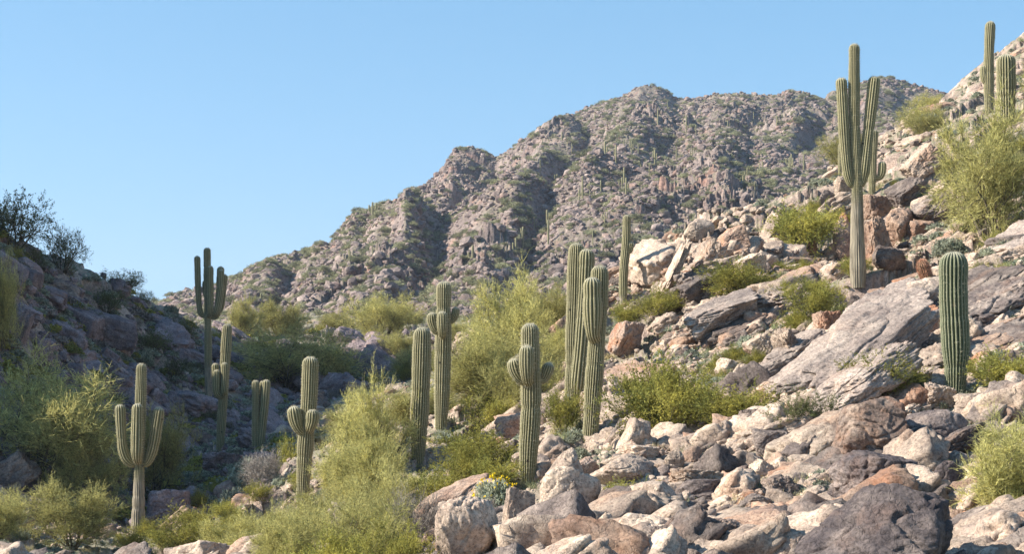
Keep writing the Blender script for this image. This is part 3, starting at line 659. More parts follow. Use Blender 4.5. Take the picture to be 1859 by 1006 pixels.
B('grey boulder at the base of the four-armed saguaro', 268,942,323,978, 'round','varnish',14)
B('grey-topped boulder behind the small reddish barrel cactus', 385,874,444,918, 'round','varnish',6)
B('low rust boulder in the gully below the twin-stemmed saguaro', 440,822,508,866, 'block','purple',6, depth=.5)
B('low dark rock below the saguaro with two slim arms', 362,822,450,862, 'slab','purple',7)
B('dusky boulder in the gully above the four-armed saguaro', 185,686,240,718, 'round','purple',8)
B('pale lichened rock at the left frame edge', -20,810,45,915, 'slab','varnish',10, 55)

rng = np.random.default_rng(7)
def screen_pts(n_, x0, x1, Y0, Y1, w=None):
    """points spread evenly over the picture area of the land"""
    K_ = n_*9; px = rng.uniform(x0, x1, K_); ly = rng.uniform(math.log(Y0), math.log(Y1), K_); Y = np.exp(ly)
    X = (px-CX)/FPX*Y
    if Y0 < 200: r1 = near_row(px, Y); r2 = near_row(px, Y*1.03)
    else:
        r1 = H0-mtn_z(px, Y)[0]/Y*FPX; r2 = H0-mtn_z(px, Y*1.03)[0]/(Y*1.03)*FPX
    a = np.clip(r1-r2, 0, None)+.25; a *= 1 if w is None else w(px, r1, Y, X)
    p = a/a.sum(); i = rng.choice(K_, min(n_, int((p > 0).sum())), replace=False, p=p)
    return X[i], Y[i], height(X[i], Y[i]), px[i], r1[i]
MID = {}
def mid_mesh(mat, i):
    if (mat, i) not in MID: MID[(mat, i)] = rock_mesh('rock', 500+i*7, 5, M[mat], **KIND[['craggy','block','slab','craggy','block','round'][i%6]])
    return MID[(mat, i)]
def wrock(px, r, Y, X):
    rk = sstep(-.25, .45, fbm(X*.1, Y*.1, 21, 3)); a = .15+rk
    a = a*np.where((px > 740) & (px < 980) & (r < 900), .15, 1)*np.where((px > 480) & (px < 780) & (Y < 70), .1, 1)*np.where((px < 480) & (r > 900), .15, 1)
    a = a*np.where((px > 1150) & (r < 735), .28, 1)
    a = a*np.where((px > 775) & (px < 1770) & (r > 815), .3, 1)
    for b_, Yb in BASES:
        a = a*np.where((np.abs(px-b_[0]) < 55) & (r > b_[1]-25) & (r < b_[1]+90) & (Y < Yb), .0, 1)
    return a
x_, y_, z_, px_, r_ = screen_pts(205, 0, 1859, 19, 125, lambda px, r, Y, X: wrock(px, r, Y, X)*np.where((px > 775) & (r > 815), .15, 1))
for i in range(len(x_)):
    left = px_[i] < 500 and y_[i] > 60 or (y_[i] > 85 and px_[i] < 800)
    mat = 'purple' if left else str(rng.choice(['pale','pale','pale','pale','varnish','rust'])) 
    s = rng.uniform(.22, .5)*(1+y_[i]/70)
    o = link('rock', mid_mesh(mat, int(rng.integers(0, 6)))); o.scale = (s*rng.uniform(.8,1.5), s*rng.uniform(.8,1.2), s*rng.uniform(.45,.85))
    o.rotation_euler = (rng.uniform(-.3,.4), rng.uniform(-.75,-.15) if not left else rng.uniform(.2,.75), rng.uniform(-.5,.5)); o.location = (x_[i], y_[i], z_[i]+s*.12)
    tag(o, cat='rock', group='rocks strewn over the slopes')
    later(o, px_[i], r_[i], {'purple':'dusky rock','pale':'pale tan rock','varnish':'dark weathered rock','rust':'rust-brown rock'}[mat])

def wslab(px, r, Y, X):
    a = np.where((r > 400) & (r < 735), 1., 0)
    for b_, Yb in BASES: a = a*np.where((np.abs(px-b_[0]) < 85) & (r > b_[1]-45) & (r < b_[1]+120), .0, 1)
    return a
x_, y_, z_, px_, r_ = screen_pts(46, 1130, 1859, 28, 78, wslab)
for i in range(len(x_)):
    mat = str(rng.choice(['pale','pale','pale','rust','varnish'])); o = link('rock_slab', hero_mesh(['slab','block','slab','craggy'][i%4], 'bedrock' if mat == 'pale' else mat, int(rng.integers(0, 4))))
    L_ = rng.uniform(.9, 2.1)*(.6+y_[i]/90); o.scale = (L_*.62, L_*rng.uniform(.3, .5), L_*rng.uniform(.14, .28)); o.rotation_euler = (rng.uniform(-.1, .15), R(-rng.uniform(18, 30)), rng.uniform(.45, .95))
    o.location = (x_[i], y_[i], z_[i]+.02); tag(o, cat='slab', group='ledges of bedrock across the sunny slope', kind='thing')
    later(o, px_[i], r_[i], {'pale':'pale tilted ledge','rust':'rust-brown tilted ledge','varnish':'dark tilted ledge'}[mat])

# ------------------------------------------------------------------ plants
def ribbons(P0, P1, w0, w1, rg):
    D = P1-P0; S = np.cross(D, rg.normal(size=D.shape)); S /= np.linalg.norm(S, axis=1)[:,None]+1e-9
    w0 = np.broadcast_to(np.asarray(w0, float).reshape(-1, 1) if np.ndim(w0) else w0, (len(P0), 1)); w1 = np.broadcast_to(np.asarray(w1, float).reshape(-1, 1) if np.ndim(w1) else w1, (len(P0), 1))
    V = np.stack([P0+S*w0, P0-S*w0, P1-S*w1, P1+S*w1], 1).reshape(-1, 3)
    return V, np.arange(len(V)).reshape(-1, 4)
def sticks(P0, P1, r0, r1):
    """three-sided tapered sticks"""
    D = P1-P0; L = np.linalg.norm(D, axis=1)[:,None]+1e-9; D = D/L; ref = np.where(np.abs(D[:,2:3]) < .9, [[0,0,1.]], [[1.,0,0]])
    S = np.cross(D, ref); S /= np.linalg.norm(S, axis=1)[:,None]; U = np.cross(D, S); V = []
    for P, r in ((P0, r0), (P1, r1)):
        for a in (0, 2.094, 4.189): V.append(P+(S*math.cos(a)+U*math.sin(a))*np.asarray(r).reshape(-1, 1))
    V = np.stack(V, 1).reshape(-1, 3); b = np.arange(len(P0))[:,None]*6
    F = np.concatenate([b+np.array([[0,1,4,3]]), b+np.array([[1,2,5,4]]), b+np.array([[2,0,3,5]])]); return V, F
def unit(v): return v/(np.linalg.norm(v, axis=-1, keepdims=True)+1e-9)
def grow(P, D, L, W, nchild, ratio, spreadv, up, rg, segs=4, wob=.18):
    """grows one generation: every branch bends through segs pieces; returns pieces and children"""
    p0 = []; p1 = []; r0 = []; r1 = []; cp = []; cd = []; cl = []; cw = []
    P = P.copy(); D = unit(D)
    for s in range(segs):
        D = unit(D+rg.normal(0, wob, D.shape)+np.array([0,0,up])); Q = P+D*(L/segs)[:,None]
        w_a = W*(1-.6*s/segs); w_b = W*(1-.6*(s+1)/segs)
        p0.append(P); p1.append(Q); r0.append(w_a); r1.append(w_b)
        if s >= 1 or segs < 3:
            for _ in range(nchild):
                t = rg.uniform(0, 1, (len(P), 1)); cp.append(P+(Q-P)*t); cd.append(unit(D+rg.normal(0, spreadv, D.shape))); cl.append(L*ratio*rg.uniform(.6, 1.25, len(P))); cw.append(w_b*.6)
        P = Q
    return (np.concatenate(p0), np.concatenate(p1), np.concatenate(r0), np.concatenate(r1)), (np.concatenate(cp), np.concatenate(cd), np.concatenate(cl), np.concatenate(cw))
def tree_meshes(seed, H=3.0, stems=6, lean=.75, leafmat='palo', twn=9, twl=.3, tww=.0035, leaf=None, gens=3, r0=.045, barkmat='bark', nch=(2,2), up0=.12, leafn=3):
    rg = np.random.default_rng(seed)
    az = np.linspace(0, 6.28, stems, endpoint=False)+rg.uniform(-.4, .4, stems); ln = rg.uniform(lean*.35, lean*1.15, stems)
    D = np.stack([np.cos(az)*ln, np.sin(az)*ln, np.ones(stems)], 1); P = np.zeros((stems, 3))+rg.normal(0, .04, (stems, 3))*[1,1,0]
    L = H*.62*rg.uniform(.8, 1.15, stems); W = np.full(stems, r0)
    Sg = []; cur = (P, D, L, W); tips = None
    for g in range(gens):
        seg, ch = grow(*cur, nch[min(g, len(nch)-1)], .52, .6, up0, rg, 4 if g < 2 else 3)
        Sg.append(seg); cur = ch; tips = seg
    # fine twigs off the last generation and off its children
    cp, cd, cl, cw = cur
    k = twn; cp = np.repeat(cp, k, 0); cd = np.repeat(cd, k, 0)
    d = unit(cd+rg.normal(0, .45, cd.shape)+[0,0,.25]); l = twl*rg.uniform(.4, 1.3, (len(cp), 1)); cp = cp+cd*rg.uniform(0, .25, (len(cp), 1))
    m = cp+d*l*.5; e = m+unit(d+rg.normal(0, .25, d.shape)+[0,0,.15])*l*.5
    segs_ = [(cp, m, tww, tww*.8), (m, e, tww*.8, tww*.3)]
    if leaf is None:
        # side twigs
        for _ in range(2):
            t = rg.uniform(.1, 1, (len(cp), 1)); q = cp+(e-cp)*t; dd = unit(d+rg.normal(0, .6, d.shape)); segs_.append((q, q+dd*l*rg.uniform(.25, .6, (len(cp), 1)), tww*.7, tww*.3))
        VF = [ribbons(a, b, c, f, rg) for a, b, c, f in segs_]
    else:
        VF = [ribbons(a, b, c*.7, f*.7, rg) for a, b, c, f in segs_]
        for _ in range(leafn):
            t = rg.uniform(.1, 1, (len(cp), 1)); q = cp+(e-cp)*t; dd = unit(rg.normal(size=d.shape)+d*.6); s = leaf*rg.uniform(.6, 1.4, (len(cp), 1))
            VF.append(ribbons(q, q+dd*s, s[:,0]*.32, s[:,0]*.18, rg))
    V = []; F = []; o_ = 0
    for v, f in VF: V.append(v); F.append(f+o_); o_ += len(v)
    crown = np_mesh('crown', np.concatenate(V), np.concatenate(F), M[leafmat])
    V = []; F = []; o_ = 0
    for s in Sg:
        v, f = sticks(*s); V.append(v); F.append(f+o_); o_ += len(v)
    trunk = np_mesh('trunk', np.concatenate(V), np.concatenate(F), M[barkmat], True)
    VV = np.concatenate([np.array([v.co[:] for v in trunk.vertices])]); ext = np.concatenate([cp[::7], e[::7]])
    return dict(trunk=trunk, crown=crown, h=float(np.percentile(ext[:,2], 99.3)), w=float(np.percentile(np.abs(ext[:,0]), 98.5)*2))
def mound_mesh(seed, Rr, n_, leaf, mat, tall=.8, flower=False):
    rg = np.random.default_rng(seed); d = unit(rg.normal(size=(n_, 3))); d[:,2] = np.abs(d[:,2]); r = Rr*rg.uniform(.45, 1, (n_, 1))**.5
    r = r*(1+.35*perlin3(d*2.3+seed, 5))[:,None]
    P = d*r*[1,1,tall]; dd = unit(d+rg.normal(0, .8, d.shape)+[0,0,.3]); s = leaf*rg.uniform(.6, 1.4, (n_, 1))
    V, F = ribbons(P, P+dd*s, s[:,0]*.3, s[:,0]*.2, rg)
    crown = np_mesh('leaves', V, F, M[mat])
    k = 60; d2 = unit(rg.normal(size=(k, 3))+[0,0,.6]); d2[:,2] = np.abs(d2[:,2])
    v, f = sticks(np.zeros((k, 3)), d2*Rr*[.95,.95,tall*.95], np.full(k, .006), np.full(k, .002)); stems = np_mesh('stems', v, f, M['twig'], True)
    out = dict(trunk=stems, crown=crown, h=Rr*tall*1.05, w=Rr*2.1)
    if flower:
        k = 80; d3 = unit(rg.normal(size=(k, 3))+[0,0,.9]); d3[:,2] = np.abs(d3[:,2]); a = d3*Rr*[1,1,tall]; b = a+unit(d3+[0,0,1.])*rg.uniform(.05, .16, (k, 1))
        v1, f1 = ribbons(a, b, .0015, .0015, rg); q = np.repeat(b, 5, 0); dq = unit(rg.normal(size=q.shape)); v2, f2 = ribbons(q, q+dq*.028, .009, .007, rg)
        out['flowers'] = np_mesh('flowers', np.r_[v1, v2], np.r_[f1, f2+len(v1)], M['flower'])
    return out
def tuft_mesh(seed, n_, h, sp, wd, mat):
    rg = np.random.default_rng(seed); P = rg.normal(0, sp*.35, (n_, 3))*[1,1,0]; d = unit(rg.normal(0, .45, (n_, 3))+[0,0,1]); l = h*rg.uniform(.5, 1.1, (n_, 1))
    m = P+d*l*.6; e = m+unit(d+rg.normal(0, .35, d.shape))*l*.4
    v1, f1 = ribbons(P, m, wd, wd*.8, rg); v2, f2 = ribbons(m, e, wd*.8, wd*.2, rg)
    return np_mesh('blades', np.r_[v1, v2], np.r_[f1, f2+len(v1)], M[mat])
PL = {}
for s in range(4): PL['palo', s] = tree_meshes(11+s, 3.2, 9, .95, 'palo', 6, .40, .0075, r0=.05)
for s in range(4): PL['creo', s] = tree_meshes(31+s, 1.5, 13, 1.0, 'creo', 3, .2, .003, .024, gens=2, r0=.012, barkmat='bark', nch=(3,3), up0=.08, leafn=7)
for s in range(2): PL['dark', s] = tree_meshes(51+s, 1.8, 11, 1.0, 'dark', 6, .22, .004, .03, gens=3, r0=.03, barkmat='bark', nch=(2,1), up0=.05, leafn=4)
for s in range(3): PL['brit', s] = mound_mesh(61+s, .5, 3600, .05, 'brit', .8)
PL['flow', 0] = mound_mesh(71, .5, 3600, .05, 'brit', .8, True)
for s in range(2): PL['dead', s] = tree_meshes(81+s, .9, 12, 1.0, 'twig', 5, .18, .003, gens=2, r0=.010, barkmat='twig', nch=(3,2), up0=.0)
PART = {'palo':('trunk','crown'),'creo':('stems','leaves'),'dark':('stems','leaves'),'brit':('stems','leaves'),'flow':('stems','leaves'),'dead':('stems','twigs')}
NAME = {'palo':'palo_verde_tree','creo':'creosote_bush','dark':'desert_shrub','brit':'brittlebush','flow':'brittlebush','dead':'dry_bush'}
CATG = {'palo':'tree','creo':'bush','dark':'bush','brit':'bush','flow':'bush','dead':'bush'}
def plant(kind, X, Y, z, w_, h_, var=0, rz=0., label=None, group=None):
    P = PL[kind, var]; r = bpy.data.objects.new(NAME[kind], None); C.objects.link(r); r.location = (X, Y, z-.05); r.empty_display_size = .2
    r.scale = (w_/P['w'], (w_/P['w']+h_/P['h'])/2, h_/P['h']); r.rotation_euler = (0, 0, rz)
    tag(r, label, CATG[kind], group)
    link(PART[kind][0], P['trunk'], r); link(PART[kind][1], P['crown'], r)
    if 'flowers' in P: link('flowers', P['flowers'], r)
    return r
def PV(label, kind, x0, y0, x1, y1, var=0, Y=None, rz=0.):
    """a plant whose crown fills the photo box; foot at the box's lower edge"""
    px = (x0+x1)/2
    if Y is None: X, Y, z = hit(px, y1)
    else: X = (px-CX)/FPX*Y; z = ground(X, Y)
    k = Y/FPX; h_ = (H0-y0)*k-z
    return plant(kind, X, Y, z, (x1-x0)*k, max(h_, .2), var, rz, label)
PV('large dusky palo verde filling the left side of the gully', 'palo', -70,655,225,900, 0, 63)
PV('palo verde glowing behind the four-armed saguaro', 'palo', 215,742,350,880, 1, 66)
PV('low palo verde at the left, half in shade behind the lit one', 'palo', 80,790,240,960, 2, 62, 2.)
PV('sunlit palo verde in the bottom left corner', 'palo', 30,872,235,1040, 3, 46)
PV('palo verde cut by the left frame edge at the bottom', 'palo', -90,890,70,1040, 1, 44, 1.)
PV('bright palo verde at the foot of the two-budded saguaro', 'palo', 500,880,670,1060, 0, 36, 1.5)
PV('tallest yellow palo verde left of the armless saguaro', 'palo', 590,690,752,960, 2, 43, 0)
PV('broad bright palo verde low in front of the armless saguaro', 'palo', 575,780,745,1060, 3, 34, 2.2)
PV('palo verde crown touching the armless saguaro foot', 'palo', 690,745,850,870, 1, 53, 3.)
PV('small palo verde between bright ones at the bottom', 'palo', 640,880,760,1060, 1, 30, .5)
PV('yellow palo verde filling the gap left of the armless saguaro foot', 'palo', 585,740,730,960, 0, 47, 5.)
PV('palo verde at the lower edge, right of the bright pair', 'palo', 610,850,770,1080, 2, 32, 1.)
PV('yellow palo verde sprawling toward the leftmost foreground boulder', 'palo', 690,862,830,990, 0, 37, .7)
PV('palo verde tucked under the two-budded saguaro, right side', 'palo', 560,800,690,980, 3, 41, 2.6)
PV('palo verde left of the creosote below the central palo verde', 'palo', 775,730,900,850, 2, 53, 1.9)
PV('yellow-green creosote between the armless and three-armed saguaros', 'creo', 790,800,905,900, 0)
PV('creosote against the foot of the saguaro with three round arms', 'creo', 850,825,945,895, 1)
PV('creosote above the leftmost foreground boulder', 'creo', 740,850,860,935, 2)
PV('olive palo verde below the armless saguaro', 'palo', 690,860,820,1010, 1, 35, 2.)
PV('creosote along the bottom edge left of the boulders', 'creo', 655,935,800,1060, 3)
PV('creosote at the very bottom below the bright palo verdes', 'creo', 520,955,690,1070, 0)
PV('palo verde filling the bottom edge under the bright pair', 'palo', 560,890,740,1130, 0, 27, .4)
PV('palo verde at the bottom edge below the two-budded saguaro', 'palo', 430,920,600,1130, 3, 27, 4.4)
PV('spreading creosote right of the big creosote bush', 'creo', 1250,690,1400,790, 1)
PV('olive palo verde between the central palo verde and the leaning saguaros', 'palo', 940,520,1065,720, 1, 60, 5.)
PV('bright palo verde filling the gap between stubby-armed and three-armed saguaros', 'palo', 815,590,960,800, 3, 51, 1.2)
PV('low palo verde in front of the central palo verde', 'palo', 870,640,1040,810, 1, 48, 3.3)
PV('dense creosote right of the thick-armed saguaro trunk', 'creo', 1122,655,1250,812, 2)
PV('low palo verde in front of the shrubs, left foreground', 'palo', 330,930,520,1090, 2, 38, 1.)
PV('low spreading palo verde at the bottom centre', 'palo', 470,910,640,1080, 1, 31, 3.)
PV('palo verde behind the two saguaros with armless and stubby trunks', 'palo', 660,700,860,880, 3, 53, 3.5)
PV('round palo verde right of the two-budded saguaro', 'palo', 575,735,720,900, 1, 55, 2.5)
for i_, (a_, b_, c_) in enumerate([(265,985,60),(300,1003,75),(345,975,60),(385,1000,80),(430,975,70),(455,1005,70),(410,950,60),(470,950,60),(495,985,60),(240,1005,70),(350,1010,70)]):
    X_, Y_, z_0 = hit(a_, b_); o_ = plant('creo', X_, Y_, z_0, c_*Y_/FPX, c_*.62*Y_/FPX, i_%4, i_, None, 'low yellow-green shrubs at the gully mouth'); later(o_, a_, b_, 'low yellow-green shrub')
PV('feathery palo verde right of the stubby-armed saguaro', 'palo', 790,600,1050,800, 0, 50, 4.)
PV('tall palo verde in the middle, crown up against the mountain', 'palo', 830,500,1030,760, 2, 58, 1.)
PV('palo verde low behind the saguaro with three round arms', 'palo', 960,590,1060,780, 3, 52, 2.)
PV('yellow palo verde high on the right slope', 'palo', 1665,195,1930,445, 2, 47, .3)
PV('olive palo verde behind the yellow one at the right edge', 'palo', 1838,95,1960,300, 3, 70, 1.)
PV('wispy palo verde in the bottom right corner', 'palo', 1740,745,1960,1100, 0, 21, 2.)
PV('middle palo verde beyond the gully', 'palo', 625,535,765,625, 1, 122)
PV('palo verde on the saddle left of the middle one', 'palo', 455,545,570,610, 3, 128)
PV('shaded palo verde filling the gully head', 'palo', 410,590,650,770, 0, 96, 1.)
PV('palo verde between the shaded gully one and the middle palo verde', 'palo', 565,565,660,620, 2, 135)
PV('small pale palo verde right of the candelabra saguaro', 'palo', 405,540,480,610, 2, 125)
PV('palo verde on the hollow behind the narrow mottled saguaro', 'palo', 1150,455,1240,520, 3, 90)
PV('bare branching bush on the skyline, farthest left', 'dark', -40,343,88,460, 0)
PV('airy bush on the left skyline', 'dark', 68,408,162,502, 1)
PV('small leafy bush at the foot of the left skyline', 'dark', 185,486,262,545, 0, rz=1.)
PV('lit yellowish bush on the shaded hillside edge', 'palo', -30,460,30,600, 1, 70)
PV('big creosote bush at the foot of the sunny slope', 'creo', 1105,650,1335,815, 0)
PV('creosote bush left of the thick-armed saguaro foot', 'creo', 985,700,1060,800, 1)
PV('yellow-green creosote below the central palo verde', 'creo', 790,775,945,880, 2)
PV('creosote spreading behind the armless saguaro', 'creo', 840,700,960,800, 3, 48)
PV('creosote between the pale outcrop and the tallest saguaro', 'creo', 1395,368,1525,475, 1)
PV('loose creosote below the pale outcrop', 'creo', 1275,470,1405,550, 2)
PV('creosote with bare twigs left of the tallest saguaro foot', 'creo', 1425,498,1545,598, 3)
PV('creosote behind the flat-faced boulder', 'creo', 1140,518,1258,582, 0)
PV('upright creosote above the rust-red squared boulder', 'creo', 1535,635,1680,728, 2)
PV('scraggly dark bush left of the rust-red squared boulder', 'dark', 1395,700,1535,800, 1)
PV('creosote at the right edge by the stout dark saguaro', 'creo', 1765,628,1890,722, 1)
PV('low creosote at the bottom left of the sunny slope', 'creo', 290,915,420,1010, 3, 47)
PV('creosote by the small reddish barrel cactus', 'creo', 335,885,385,940, 0)
PV('creosote above the two-budded saguaro shrubs', 'creo', 500,790,548,880, 1, 58)
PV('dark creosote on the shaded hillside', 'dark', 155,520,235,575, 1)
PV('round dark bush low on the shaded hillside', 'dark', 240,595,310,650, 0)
PV('brittlebush with yellow flowers beside the tilted slab', 'flow', 858,868,945,930, 0)
PV('whitish bush above the rounded slab near the stout saguaro', 'brit', 1690,430,1755,480, 1)
PV('grey brittlebush under the small creosote of the slope', 'dead', 1300,690,1365,745, 0)
PV('small grey bush on the long pale slab', 'brit', 1565,605,1615,665, 2)
PV('grey bush in the shade below the twin-stemmed saguaro', 'brit', 415,828,500,895, 0)
PV('silvery bush beside the low rust boulder in the gully', 'dead', 440,815,520,885, 1)
PV('pale green mound at the gully edge', 'brit', 395,885,465,930, 1)
PV('dry grey bush at the bottom edge of the boulders', 'dead', 1180,960,1262,1020, 1)
PV('grey dry bush by the leftmost foreground boulder', 'dead', 700,880,800,1010, 0)
PV('small dead bush under the tilted slab', 'dead', 850,900,905,960, 1)
# scattered bushes, each its own thing
def wbush(px, r, Y, X):
    return (.3+sstep(-.3, .3, fbm(X*.13+9, Y*.13, 77, 3)))*np.where(r > 930, .35, 1)*np.where((px > 780) & (r > 740), .05, 1)*np.where(Y < 40, .4, 1)*np.where((px < 500) & (Y > 62), 2.2, 1)
x_, y_, z_, px_, r_ = screen_pts(285, 0, 1859, 22, 165, wbush)
for i in range(len(x_)):
    shade = px_[i] < 620 and y_[i] > 60
    far = y_[i] > 85
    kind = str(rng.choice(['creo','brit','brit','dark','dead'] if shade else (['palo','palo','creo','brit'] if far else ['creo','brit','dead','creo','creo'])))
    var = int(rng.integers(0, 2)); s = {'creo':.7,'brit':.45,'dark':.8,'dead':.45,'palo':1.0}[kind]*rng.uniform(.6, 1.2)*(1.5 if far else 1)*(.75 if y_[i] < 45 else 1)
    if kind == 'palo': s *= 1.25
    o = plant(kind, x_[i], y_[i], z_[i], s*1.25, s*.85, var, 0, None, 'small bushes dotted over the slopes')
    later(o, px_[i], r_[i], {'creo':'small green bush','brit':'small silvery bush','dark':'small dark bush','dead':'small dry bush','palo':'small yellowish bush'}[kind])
# far saguaros on the mountain
FARV = []
for s in range(4):
    V, F, a1, a2, a3, cr = column([(0,0,-.5),(0,0,3),(0,0,6.2-s*.5)], .25, 8, step=.25, depth=.1, seed=s)
    Vs = [V]; Fs = [tri_fix(F)]; A_ = [a1]
    arms = [[], [(1,2.6,4.2)], [(-1,2.4,4.4),(1,2.9,4.9)], [(1,2.2,3.4)]][s]
    for sg, z0, z1 in arms:
        V2, F2, b1, *_ = column([(sg*.2,0,z0),(sg*.75,0,z0+.1),(sg*.9,0,z0+.6),(sg*.9,0,z1)], .19, 8, step=.2, depth=.1, seed=s)
        Fs.append(tri_fix(F2)+sum(len(v) for v in Vs)); Vs.append(V2); A_.append(b1)
    nV = sum(len(v) for v in Vs); a = np.concatenate(A_)
    FARV.append(np_mesh('saguaro', np.concatenate(Vs), np.concatenate(Fs), M['cactus'], True, {'crest':('FLOAT',a),'bark':('FLOAT',a*0),'cap':('FLOAT',a*0)}))
x_, y_, z_, px_, r_ = screen_pts(80, 420, 1680, 300, 615, lambda px, r, Y, X: (.2+sstep(0, .4, fbm(X*.02, Y*.02, 55, 2)))*np.where(px > 900, 1.6, .7)*np.where(mtn_z(px, Y)[1] < .99, 1, 0))
for i in range(len(x_)):
    o = link('distant_saguaro', FARV[int(rng.integers(0, 4))]); o.location = (x_[i], y_[i], z_[i]); s = rng.uniform(.4, .8); o.scale = (s, s, s*rng.uniform(.8, 1.1)); o.rotation_euler[2] = rng.uniform(0, 6.28)
    tag(o, None, 'cactus', 'tiny saguaros on the distant mountain'); later(o, px_[i], r_[i], 'tiny far saguaro')
write_labels()

# ------------------------------------------------------------------ countless small stuff, instanced on points
def proto_coll(name, meshes):
    c = bpy.data.collections.new(name)
    for m_ in meshes: c.objects.link(bpy.data.objects.new(m_.name+'_piece', m_))
    return c
def scatter(name, P, rot, scl, coll, label=None):
    n_ = len(P); me = bpy.data.meshes.new(name); me.vertices.add(n_); me.vertices.foreach_set('co', np.asarray(P, np.float32).ravel())
    for an, dt in (('rotv', rot), ('sclv', scl)):
        a = me.attributes.new(an, 'FLOAT_VECTOR', 'POINT'); a.data.foreach_set('vector', np.asarray(dt, np.float32).ravel())
    a = me.attributes.new('pick', 'INT', 'POINT'); a.data.foreach_set('value', rng.integers(0, 1000, n_).astype(np.int32))
    o = link(name, me); ng = bpy.data.node_groups.new(name, 'GeometryNodeTree')
    ng.interface.new_socket('Geometry', in_out='INPUT', socket_type='NodeSocketGeometry'); ng.interface.new_socket('Geometry', in_out='OUTPUT', socket_type='NodeSocketGeometry')
    gi = ng.nodes.new('NodeGroupInput'); go = ng.nodes.new('NodeGroupOutput'); ip = ng.nodes.new('GeometryNodeInstanceOnPoints'); ci = ng.nodes.new('GeometryNodeCollectionInfo')
    ci.inputs['Collection'].default_value = coll; ci.inputs['Separate Children'].default_value = True; ci.inputs['Reset Children'].default_value = True
    ip.inputs['Pick Instance'].default_value = True
    def na(nm, ty):
        q = ng.nodes.new('GeometryNodeInputNamedAttribute'); q.data_type = ty; q.inputs['Name'].default_value = nm; return q.outputs['Attribute']
    l = ng.links.new; l(gi.outputs[0], ip.inputs['Points']); l(ci.outputs[0], ip.inputs['Instance']); l(na('pick','INT'), ip.inputs['Instance Index'])
    l(na('rotv','FLOAT_VECTOR'), ip.inputs['Rotation']); l(na('sclv','FLOAT_VECTOR'), ip.inputs['Scale']); l(ip.outputs[0], go.inputs[0])
    md = o.modifiers.new('scatter', 'NODES'); md.node_group = ng
    return tag(o, label, kind='stuff')
def rs(n_, tx=.5): return np.stack([rng.uniform(-tx, tx, n_), rng.uniform(-tx, tx, n_), rng.uniform(0, 6.28, n_)], 1)
def stones(name, n_, x0, x1, Y0, Y1, mats, smin, smax, wf, sub=3, label=None, pw=2.5, flat=False, dip=None):
    X, Y, z, px, r = screen_pts(n_, x0, x1, Y0, Y1, wf); n_ = len(X)
    s = smin*(1-rng.uniform(0, 1, n_)*(1-(smin/smax)**pw))**(-1/pw)
    S = np.stack([s*rng.uniform(.8,1.5,n_), s*rng.uniform(.7,1.2,n_), s*rng.uniform(.45,.9,n_)], 1)
    co = proto_coll(name+' shapes', [rock_mesh('stone', 900+i*3+len(name), sub, M[mats[i%len(mats)]], flat, sharp=[20,30,9,24][i%4], planes=9, rough=.12, box=1) for i in range(9)])
    P = np.stack([X, Y, z+S[:,2]*.15], 1); return scatter(name, P, rs(n_, .6) if dip is None else np.stack([rng.uniform(-.3,.4,n_), dip+rng.normal(0,.3,n_), rng.normal(0,.5,n_)], 1), S, co, label)
stones('stone_rubble', 40000, 0, 1900, 18, 130, ['pale','pale','pale','varnish','pale','rust','pale','varnish','pale'], .06, .5, lambda px, r, Y, X: np.where((px < 500) & (Y > 60), 0, 1)*np.where((px < 800) & (Y > 85), 0, 1)*wrock(px, r, Y, X)*(Y/30)**.3, 4, 'pale stones and rubble littering the sunny slope', dip=-.45)
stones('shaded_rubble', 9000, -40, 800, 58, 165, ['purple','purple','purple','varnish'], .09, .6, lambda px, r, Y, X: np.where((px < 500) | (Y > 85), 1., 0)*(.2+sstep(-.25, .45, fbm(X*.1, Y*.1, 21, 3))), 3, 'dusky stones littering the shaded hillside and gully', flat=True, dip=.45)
stones('mountain_rubble', 90000, 250, 1760, 190, 650, ['mrock'], .22, 1.1, lambda px, r, Y, X: .35+sstep(-.2, .4, fbm(X*.02+3, Y*.02, 121, 4)), 2, 'broken rock covering the distant mountain', 2.2, True)
stones('gravel', 26000, 200, 1900, 18, 62, ['pale','varnish','pale'], .025, .09, lambda px, r, Y, X: 1.0+0*px, 2, 'loose gravel and grit between the boulders', dip=-.3)
X, Y, z, px, r = screen_pts(1500, -20, 760, 60, 150, lambda px, r, Y, X: np.where((px < 520) | (Y > 85), 1., 0)*(.15+sstep(-.2, .3, fbm(X*.15+4, Y*.15, 521, 3)))); n_ = len(X); s_ = rng.uniform(.6, 1.9, n_)
scatter('shaded_ground_cover', np.stack([X, Y, z], 1), rs(n_, .15), np.stack([s_, s_, s_*.8], 1), proto_coll('mound shapes', [mound_mesh(450+i, .28, 900, .05, ['brit','creo','brit','twig'][i]).get('crown') for i in range(4)]), 'grey-green ground cover on the shaded hillside and gully floor')
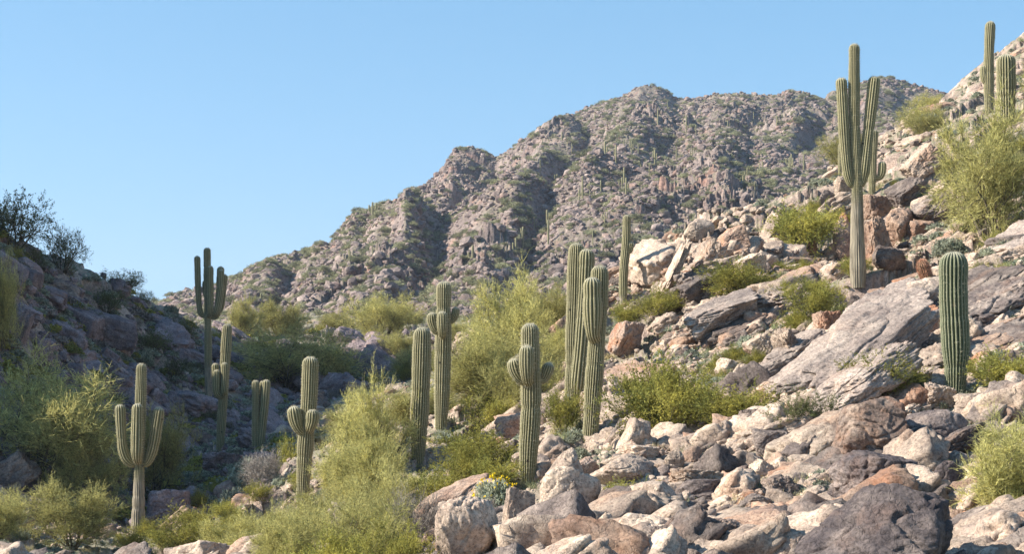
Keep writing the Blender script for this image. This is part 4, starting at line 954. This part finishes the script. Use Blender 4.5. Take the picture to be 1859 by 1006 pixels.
# mountain scrub
def bush_lo(seed, n_, mat):
    rg = np.random.default_rng(seed); d = unit(rg.normal(size=(n_, 3))); d[:,2] = np.abs(d[:,2]); r = rg.uniform(.4, 1, (n_, 1))*(1+.5*perlin3(d*1.7+seed, 3))[:,None]
    P = d*r*[1,1,.8]; dd = unit(d+rg.normal(0, .7, d.shape)); V, F = ribbons(P, P+dd*.2, .035, .02, rg); return np_mesh('scrub', V, F, M[mat])
X, Y, z, px, r = screen_pts(11000, 250, 1760, 175, 640, lambda px, r, Y, X: .6+sstep(-.1, .45, fbm(X*.03+40, Y*.03, 221, 4)))
n_ = len(X); s = rng.uniform(.5, 1.5, n_)**1.6*.78
scatter('mountain_scrub', np.stack([X, Y, z], 1), rs(n_, .1), np.stack([s, s, s*rng.uniform(.6, 1, n_)], 1), proto_coll('scrub shapes', [bush_lo(i, 700, 'scrub') for i in range(6)]), 'olive scrub covering the distant mountain')
# ground cover
X, Y, z, px, r = screen_pts(6000, -20, 1880, 19, 150, lambda px, r, Y, X: .1+sstep(-.2, .4, fbm(X*.2+4, Y*.2, 321, 3))); n_ = len(X); s = rng.uniform(.5, 1.2, n_)*(.7+Y/90)
scatter('ground_cover', np.stack([X, Y, z], 1), rs(n_, .15), np.stack([s, s, s], 1), proto_coll('cover shapes', [tuft_mesh(400+i, 90, .16, .16, .004, ['green','green','straw','brit'][i%4]) for i in range(8)]+[mound_mesh(430+i, .16, 500, .035, 'brit').get('crown') for i in range(3)]), 'small green and straw tufts between the stones')

# thin dry air between the camera and the mountain
bm = bmesh.new(); bmesh.ops.create_cube(bm, size=1); me = bpy.data.meshes.new('haze'); bm.to_mesh(me); bm.free()
hz = link('haze', me); hz.scale = (9000, 9000, 500); hz.location = (0, 0, 500/2-140); hz['kind'] = 'stuff'
hm = bpy.data.materials.new('haze'); hm.use_nodes = True; t = hm.node_tree; t.nodes.clear()
pv = N(t, 'ShaderNodeVolumePrincipled'); pv.inputs['Color'].default_value = (.72,.82,1,1); pv.inputs['Density'].default_value = .00017; pv.inputs['Anisotropy'].default_value = .2
mo = N(t, 'ShaderNodeOutputMaterial'); t.links.new(pv.outputs[0], mo.inputs['Volume']); me.materials.append(hm)
